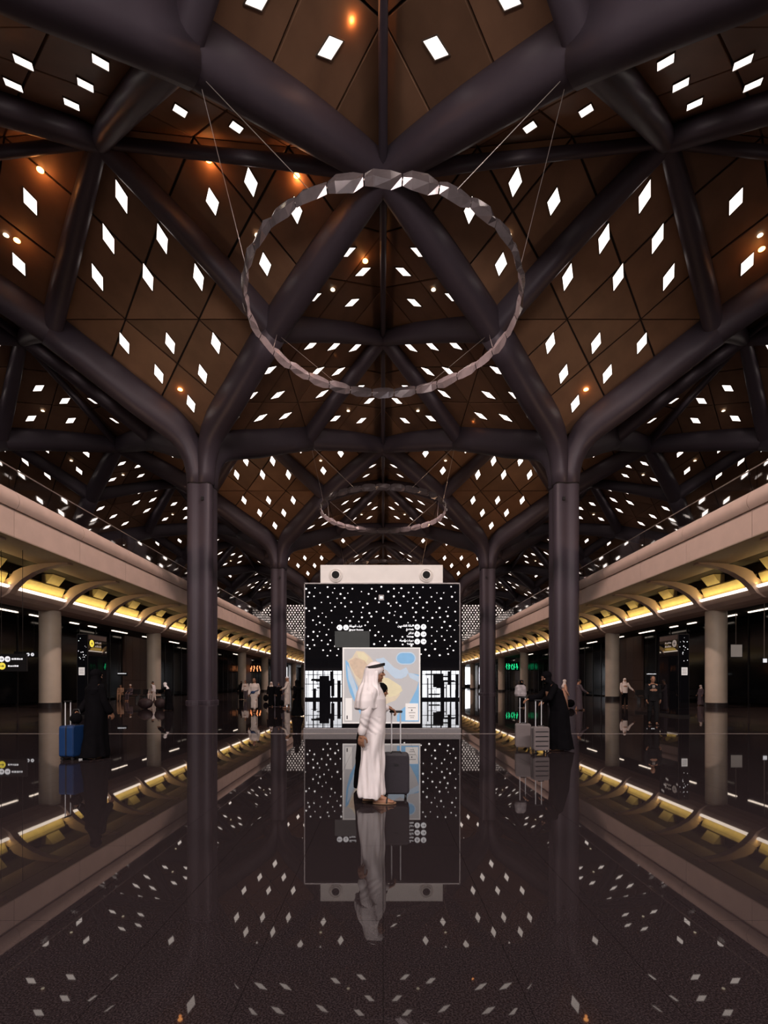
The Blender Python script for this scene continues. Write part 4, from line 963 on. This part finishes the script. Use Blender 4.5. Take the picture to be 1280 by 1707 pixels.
def figure(label, loc, heading, H=1.70, top=M_THOBE, bottom=None, kind='robe', veil=None, stride=.12, sw=.12, lean=0, arml=None, armr=None, voxel=.02, hem=.04, flare=.0, face=True, hat=None, hair=False, extra=None, handl=None, handr=None, robe_r=.17):
    """kind: robe (long garment), wrap (shawl and wrap skirt), suit (jacket and trousers)"""
    k = H/1.75; t = thing('person', label, 'person', loc, heading)
    J = stand_joints(H, stride, sw, lean, arml, armr)
    nk = Vector(J['neck']); hc = nk+Vector((.025+lean*.22, 0, .165*k-abs(lean)*.05))
    hs, P, Mh = head(hc, (1, 0, 0), k, tilt=.15+lean*.5)
    fs = body_shapes(J, k)+hs; small = voxel > .015
    for q, sgn, hd in (('l', 1, handl), ('r', -1, handr)):
        W = Vector(J['wr'+q]); E = Vector(J['el'+q]); d = (W-E).normalized() if hd is None else Vector(hd)
        fs += hand(W, d, (0, -sgn, 0) if hd is None else (0, 0, -1), .35, k*1.0, 1 if sgn > 0 else -1)
        f_ = Vector(J['an'+q]); fs += foot(f_, (1, 0, 0), k)
    solid('body', fs, M_SKIN, t, voxel*.62, 1)
    eyes(P, t, k)
    S = {q: (Vector(J['sh'+q]), Vector(J['el'+q]), Vector(J['wr'+q])) for q in 'lr'}
    sl = []
    for q in 'lr':
        a, b, c = S[q]; sl += [caps(a, b, .075*k, .066*k), caps(b, b+(c-b)*.86, .066*k, (.075 if kind == 'robe' and top is M_BLACK else .055)*k)]
    cx1 = lean*.35
    ph = (hash(label) % 7) if False else len(label) % 7
    if kind == 'robe':
        secs = [(0-flare*.5, 0, hem, robe_r*1.15+flare, .20+flare*.6), (0-flare*.4, 0, hem+.05, robe_r*1.15+flare*.9, .20+flare*.55), (0, 0, .45*k, robe_r*1.02+flare*.4, .195*k), (0, 0, .85*k, robe_r*.95, .20*k), (cx1*.5, 0, 1.1*k, robe_r*.88, .19*k), (cx1, 0, 1.3*k-abs(lean)*.05, robe_r*.86, .20*k), (nk.x-.01, 0, nk.z-.03, .10*k, .13*k), (nk.x, 0, nk.z+.02, .06*k, .06*k)]
        solid('robe', [loft(secs)]+sl, top, t, voxel*.8, 2, folds(.014, 8, ph))
    elif kind == 'wrap':
        secs = [(0, 0, .22*k, .15*k, .17*k), (0, 0, .5*k, .155*k, .175*k), (0, 0, .85*k, .15*k, .185*k), (0, 0, 1.02*k, .13*k, .165*k)]
        legs = []
        for q in 'lr': legs += [caps(J['kn'+q], (Vector(J['an'+q])+Vector((0, 0, .12))), .085*k, .075*k)]
        solid('wrap_skirt', [loft(secs)]+legs, top, t, voxel*.8, 2, folds(.014, 8, ph))
        up = loft([(0, 0, .80*k, .165*k, .20*k), (0, 0, .95*k, .16*k, .205*k), (cx1*.5, 0, 1.15*k, .155*k, .21*k), (cx1, 0, 1.3*k, .155*k, .225*k), (nk.x, 0, nk.z-.03, .11*k, .16*k), (nk.x, 0, nk.z+.02, .06*k, .07*k)])
        solid('shawl', [up]+sl, top, t, voxel*.8, 2, folds(.016, 7, ph+1, .7, 1.6))
    else:
        up = loft([(0, 0, .84*k, .135*k, .185*k), (0, 0, 1.0*k, .125*k, .17*k), (cx1*.5, 0, 1.15*k, .135*k, .18*k), (cx1, 0, 1.33*k, .135*k, .205*k), (nk.x, 0, nk.z-.03, .09*k, .13*k), (nk.x, 0, nk.z, .06*k, .07*k)])
        solid('jacket', [up]+sl, top, t, voxel*.7, 2, folds(.006, 7, ph))
        lg = []
        for q in 'lr': lg += [caps(J['hip'+q], J['kn'+q], .098*k, .078*k), caps(J['kn'+q], Vector(J['an'+q])+Vector((0, 0, .01)), .075*k, .060*k)]
        solid('trousers', lg+[ell((0, 0, .92*k), (.125*k, .17*k, .10*k))], bottom or top, t, voxel*.7, 2, folds(.006, 6, ph))
        for q in 'lr':
            f_ = Vector(J['an'+q]); solid('shoe', [caps(f_+Vector((-.04, 0, -.045)), f_+Vector((.15, 0, -.055)), .042*k, .036*k)], M_RUBBER, t, voxel*.7, 1)
    if veil is not None:
        v = [ell(P(-.02, 0, .035), (.112*k, .092*k, .102*k), 20, 12, Mh)]
        v += [loft([(nk.x-.06, 0, nk.z-.20*k, .10, .17), (nk.x-.04, 0, nk.z-.10*k, .13*k, .20*k), (nk.x-.01, 0, nk.z, .105*k, .13*k), (hc.x-.025, 0, hc.z-.06*k, .085*k, .092*k), (hc.x-.02, 0, hc.z+.03, .088*k, .085*k)])]
        if not face: v += [ell(P(.045, 0, -.045), (.058*k, .066*k, .070*k), rot=Mh)]
        v += [caps(P(.03, .045, -.08), P(.02, -.045, -.08), .045*k, .045*k)]
        solid('headscarf', v, veil, t, voxel*.6, 2, folds(.004, 9, ph, 1.2, 2.0))
    elif hat is not None:
        solid('cap', [ell(P(-.012, 0, .07), (.098*k, .082*k, .062*k), 20, 10, Mh)], hat, t, voxel*.5, 1)
    else:
        solid('hair', [ell(P(-.025, 0, .045), (.095*k, .084*k, .085*k), 20, 10, Mh)], M_HAIR, t, voxel*.5, 1)
    if extra: extra(t, k, J, P)
    return t
def px_pos(x, y):          # where a pixel on the floor lies
    Y = 1.5*825/(y-1138); return ((x-638.5)*Y/825, Y, 0)
R_D = math.radians
# woman mostly hidden behind the man in white
figure('woman in long black robe mostly hidden behind the man in white', (-.18, 6.95, 0), 0, 1.52, M_BLACK, veil=M_BLACK, stride=.05, lean=.17, voxel=.014, robe_r=.20, arml=((-.04, .22, 1.0), (-.02, .19, .82)), armr=((-.06, -.20, 1.0), (-.05, -.17, .82)))
# left woman with the blue suitcase: seen from behind, walking away to the right
x, y, _ = px_pos(160, 1264)
figure('woman in long black robe at the left, seen from behind beside a blue suitcase', (x, y, 0), R_D(60), 1.76, M_BLACK, veil=M_BLACK, stride=.12, voxel=.013, flare=.05, face=False,
       arml=((-.02, .27, 1.14), (-.17, .27, .93)), robe_r=.20)
x, y, _ = px_pos(123, 1265)
suitcase('blue hard shell suitcase with raised handle at the left', (x, y-.02, 0), R_D(84), .40, .30, .60, M_CASEBLUE, 1.13, ribs=0, post=.14, extra=False)
x, y, _ = px_pos(123, 1265)
bg = thing('shoulder_bag', 'small black soft bag resting on the blue suitcase', 'bag', (x+.06, y-.02, .685))
solid('bag_body', [ell((0, 0, .115), (.11, .10, .11))], M_BLACK, bg, .012, 2, folds(.006, 7, 2, 0, .3)); mb = MB(); mb.tube([(-.08, 0, .2), (-.05, 0, .29), (.05, 0, .29), (.08, 0, .2)], .01, 6); obj('bag_strap', mb, M_RUBBER, bg, smooth=True)
# right woman bending over two grey cases
x, y, _ = px_pos(932, 1251)
figure('woman in black robe and face veil leaning to push two grey suitcases', (x, y, 0), R_D(183), 1.80, M_BLACK, veil=M_BLACK, stride=.10, lean=.33, voxel=.013, flare=.06, face=False,
       arml=((.32, .24, 1.16), (.37, .10, 1.10)), armr=((.36, -.22, 1.18), (.62, -.16, 1.14)), handl=(.8, 0, -.3), handr=(.8, .1, -.3), robe_r=.21)
x, y, _ = px_pos(901, 1256)
suitcase('light grey ribbed suitcase with raised handle pushed by the veiled woman', (x, y+.05, 0), R_D(6), .34, .22, .50, M_CASEGREY, 1.12, ribs=4, post=.13, extra=False)
x, y, _ = px_pos(880, 1253)
suitcase('smooth grey suitcase at the left of the ribbed one, a bag hung over its handle', (x-.02, y+.32, 0), R_D(-12), .34, .26, .52, M_CASEGREY, 1.17, ribs=0, post=.12, extra=False)
bg = thing('handbag', 'pale patterned handbag perched on the handle of the smooth grey suitcase', 'bag', (x-.04, y+.44, 1.19))
solid('bag_body', [loft([(0, 0, .0, .12, .07), (0, 0, .06, .14, .08), (0, 0, .22, .12, .06), (0, 0, .26, .08, .03)], 20)], mat('grey_bag', (.30, .26, .27), .5, noise=.4, nscale=12), bg, .010, 1)
mb = MB(); mb.tube([(-.07, 0, .24), (-.06, 0, .36), (.06, 0, .36), (.07, 0, .24)], .008, 6); obj('bag_strap', mb, M_RUBBER, bg, smooth=True)

def waist_bag(t, k, J, P):
    mb = MB(); mb.tube([(.17*k*math.cos(a), .215*k*math.sin(a), 1.02*k+.10*math.sin(a)) for a in [2*PI*q/20 for q in range(21)]], .025, 6); obj('strap', mb, M_CASEBLUE, t, smooth=True)
    mb = MB(); mb.rings(ell((.19*k, 0, 1.02*k), (.05, .12, .07))); obj('waist_bag', mb, M_CASEBLUE, t, smooth=True)
def cross_strap(t, k, J, P):
    mb = MB(); mb.tube([(.17, .14, .95*k), (.19, .03, 1.18*k), (.10, -.12, 1.42*k), (-.12, -.10, 1.38*k), (-.2, .05, 1.1*k)], .018, 6); obj('strap', mb, M_RUBBER, t, smooth=True)
def tie(t, k, J, P):
    mb = MB(); mb.box(.118, .130, -.032, .032, 1.27*k, 1.42*k); obj('shirt', mb, M_IHRAM, t); mb = MB(); mb.box(.129, .136, -.014, .014, 1.20*k, 1.42*k); obj('tie', mb, M_RUBBER, t)
def fig_px(label, x, y, heading, **kw):
    p = px_pos(x, y); return figure(label, (p[0], p[1], 0), R_D(heading), **kw)
fig_px('man in white pilgrim wraps with blue waist bag walking towards the camera', 424, 1187, -100, H=1.74, top=M_IHRAM, kind='wrap', extra=waist_bag, voxel=.022, stride=.16)
p = px_pos(443, 1170); bg = thing('travel_bag', 'round dark travel bag at the side of the man with the blue waist bag', 'bag', (p[0], p[1], 0))
solid('bag_body', [ell((0, 0, .30), (.20, .15, .27))], M_BLACK, bg, .02, 2); mb = MB(); mb.tube([(-.1, 0, .5), (-.05, 0, .68), (.05, 0, .68), (.1, 0, .5)], .015, 6); obj('bag_strap', mb, M_RUBBER, bg, smooth=True)
fig_px('tall man in white pilgrim wraps with a dark cross strap, walking left beside the kiosk', 479, 1181, 190, H=1.85, top=M_IHRAM, kind='wrap', hat=M_THOBE, extra=cross_strap, voxel=.022, arml=((.12, .24, 1.2), (.30, .15, 1.12)))
p = px_pos(470, 1178); bg = thing('travel_bag', 'black shoulder bag held before the tall man in white wraps', 'bag', (p[0], p[1]-.1, 0))
solid('bag_body', [ell((0, 0, .22), (.15, .12, .2))], M_BLACK, bg, .02, 2); mb = MB(); mb.tube([(-.08, 0, .38), (-.04, 0, .6), (.04, 0, .6), (.08, 0, .38)], .015, 6); obj('bag_strap', mb, M_RUBBER, bg, smooth=True)
fig_px('woman in black robe standing close to the left edge of the kiosk', 495, 1194, 150, H=1.62, top=M_BLACK, veil=M_BLACK, voxel=.022, flare=.10, face=False)
fig_px('person in black with pale headscarf in the group left of the kiosk', 452, 1178, -80, H=1.55, top=M_BLACK, veil=M_IHRAM, voxel=.025)
fig_px('person in dark clothes at the right of the group left of the kiosk', 464, 1178, -60, H=1.52, top=M_BLACK, veil=M_MAUVE, voxel=.025)
fig_px('distant person in white shirt walking beyond the group on the left', 409, 1168, -90, H=1.7, top=M_IHRAM, kind='suit', bottom=M_MAUVE, voxel=.03)
fig_px('distant person in black robe next to the distant person in white shirt', 402, 1166, -90, H=1.62, top=M_BLACK, veil=M_BLACK, voxel=.03, face=False)
fig_px('man in white shirt stooping beside the second left cream column', 257, 1170, 190, H=1.62, top=M_THOBE, kind='suit', bottom=M_IHRAM, lean=.12, voxel=.025)
fig_px('person in black robe with white headscarf bending over dark bags, far left', 281, 1184, 185, H=1.55, top=M_BLACK, veil=M_THOBE, lean=.22, voxel=.022, armr=((.3, -.2, 1.1), (.48, -.16, .95)), arml=((.3, .2, 1.1), (.46, .16, .95)), flare=.06)
p = px_pos(254, 1182)
for i, dx in enumerate((-.42, .42)):
    bg = thing('travel_bag', ['large dark travel bag on the floor before the bending person', 'dark travel bag between the large bag and the bending person'][i], 'bag', (p[0]+dx, p[1]+.05, 0))
    solid('bag_body', [ell((0, 0, .32), (.42-.1*i, .26, .30))], mat('maroon_bag', (.03, .015, .017), .6, noise=.2), bg, .02, 2, folds(.01, 6, i, 0, .6)); mb = MB(); mb.tube([(-.15, 0, .55), (-.1, 0, .68), (.1, 0, .68), (.15, 0, .55)], .015, 6); obj('bag_strap', mb, M_RUBBER, bg, smooth=True)
def seated(label, x, y, heading, top, H=1.65, veil=None, bz=.47):
    k = H/1.75; t = thing('person', label, 'person', (x, y, 0), heading)
    J = dict(pelvis=(0, 0, bz+.10), chest=(0, 0, bz+.40), neck=(.0, 0, bz+.60), shl=(0, .18, bz+.55), shr=(0, -.18, bz+.55), ell=(.08, .22, bz+.30), elr=(.08, -.22, bz+.30), wrl=(.28, .14, bz+.22), wrr=(.28, -.14, bz+.22),
             hipl=(0, .09, bz+.08), hipr=(0, -.09, bz+.08), knl=(.42, .1, bz+.07), knr=(.42, -.1, bz+.07), anl=(.42, .1, .09), anr=(.40, -.1, .09))
    hs, P, Mh = head((.02, 0, bz+.77), (1, 0, 0), k, .1); fs = body_shapes(J, k)+hs
    for q, g in (('l', 1), ('r', -1)): fs += hand(J['wr'+q], (1, 0, -.3), (0, 0, -1), .4, k, g)+foot(J['an'+q], (1, 0, 0), k)
    solid('body', fs, M_SKIN, t, .016, 1)
    cl = [loft([(0, 0, bz+.02, .17, .2), (0, 0, bz+.3, .14, .18), (0, 0, bz+.5, .14, .2), (0, 0, bz+.6, .07, .09)])]
    for q in 'lr': cl += [caps(J['sh'+q], J['el'+q], .072, .06), caps(J['el'+q], J['wr'+q], .058, .045), caps(J['hip'+q], J['kn'+q], .10, .085), caps(J['kn'+q], Vector(J['an'+q])+Vector((0, 0, .06)), .08, .07)]
    solid('clothing', cl, top, t, .02, 2, folds(.01, 7, 1, 0, 1.2))
    solid('headscarf' if veil else 'hair', [ell(P(-.02, 0, .045), (.103*k, .09*k, .095*k), 18, 10, Mh)], veil or M_HAIR, t, .014, 1)
seated('seated person in tan clothes, leftmost on the far left bench', -21.5, 40.55, R_D(-80), M_LEATHER)
seated('seated person in grey shawl, rightmost on the far left bench', -20.7, 40.55, R_D(-100), M_MAUVE, veil=M_IHRAM)
seated('seated person in pale clothes on the bench beside the second left cream column', -18.75, 40.15, R_D(-90), M_IHRAM, veil=M_IHRAM)
# right side
fig_px('woman in apricot top and pale headscarf walking right before the large right column', 941, 1181, -10, H=1.68, top=M_PINK, veil=M_IHRAM, voxel=.022, stride=.16)
p = px_pos(950, 1180); bg = thing('travel_bag', 'dark wheeled travel bag beside the woman in the apricot top', 'bag', (p[0], p[1]-.05, 0))
solid('bag_body', [ell((0, 0, .27), (.27, .17, .24))], M_BLACK, bg, .02, 2); mb = MB(); mb.tube([(-.1, 0, .45), (-.22, 0, .8)], .015, 6); obj('pull_handle', mb, M_CABLE, bg, smooth=True)
fig_px('man in dark mauve robe striding right before the large right column', 965, 1184, 0, H=1.68, top=M_MAUVE, voxel=.022, stride=.22, armr=((.1, -.24, 1.12), (.34, -.2, .98)))
fig_px('man in white headscarf and white shirt with black skirt beside the second right cream column', 1041, 1178, -95, H=1.78, top=M_IHRAM, kind='suit', bottom=M_BLACK, veil=M_IHRAM, voxel=.022, arml=((.02, .32, 1.18), (.05, .50, 1.02)))
fig_px('man in dark suit and tie walking towards the camera on the right', 1088, 1208, -105, H=1.74, top=M_DKCLOTH, kind='suit', bottom=M_DKCLOTH, extra=tie, voxel=.018, stride=.2)
fig_px('person in grey shawl far away right of the glass totem', 1168, 1176, 180, H=1.35, top=M_MAUVE, veil=M_IHRAM, voxel=.03)
fig_px('person in black robe leaning beside the nearest right cream column', 1183, 1176, 180, H=1.6, top=M_BLACK, veil=M_BLACK, voxel=.025, face=False)
fig_px('person in black robe in the distance left of the grey suitcases', 869, 1180, -90, H=1.66, top=M_BLACK, veil=M_BLACK, voxel=.025, face=False)
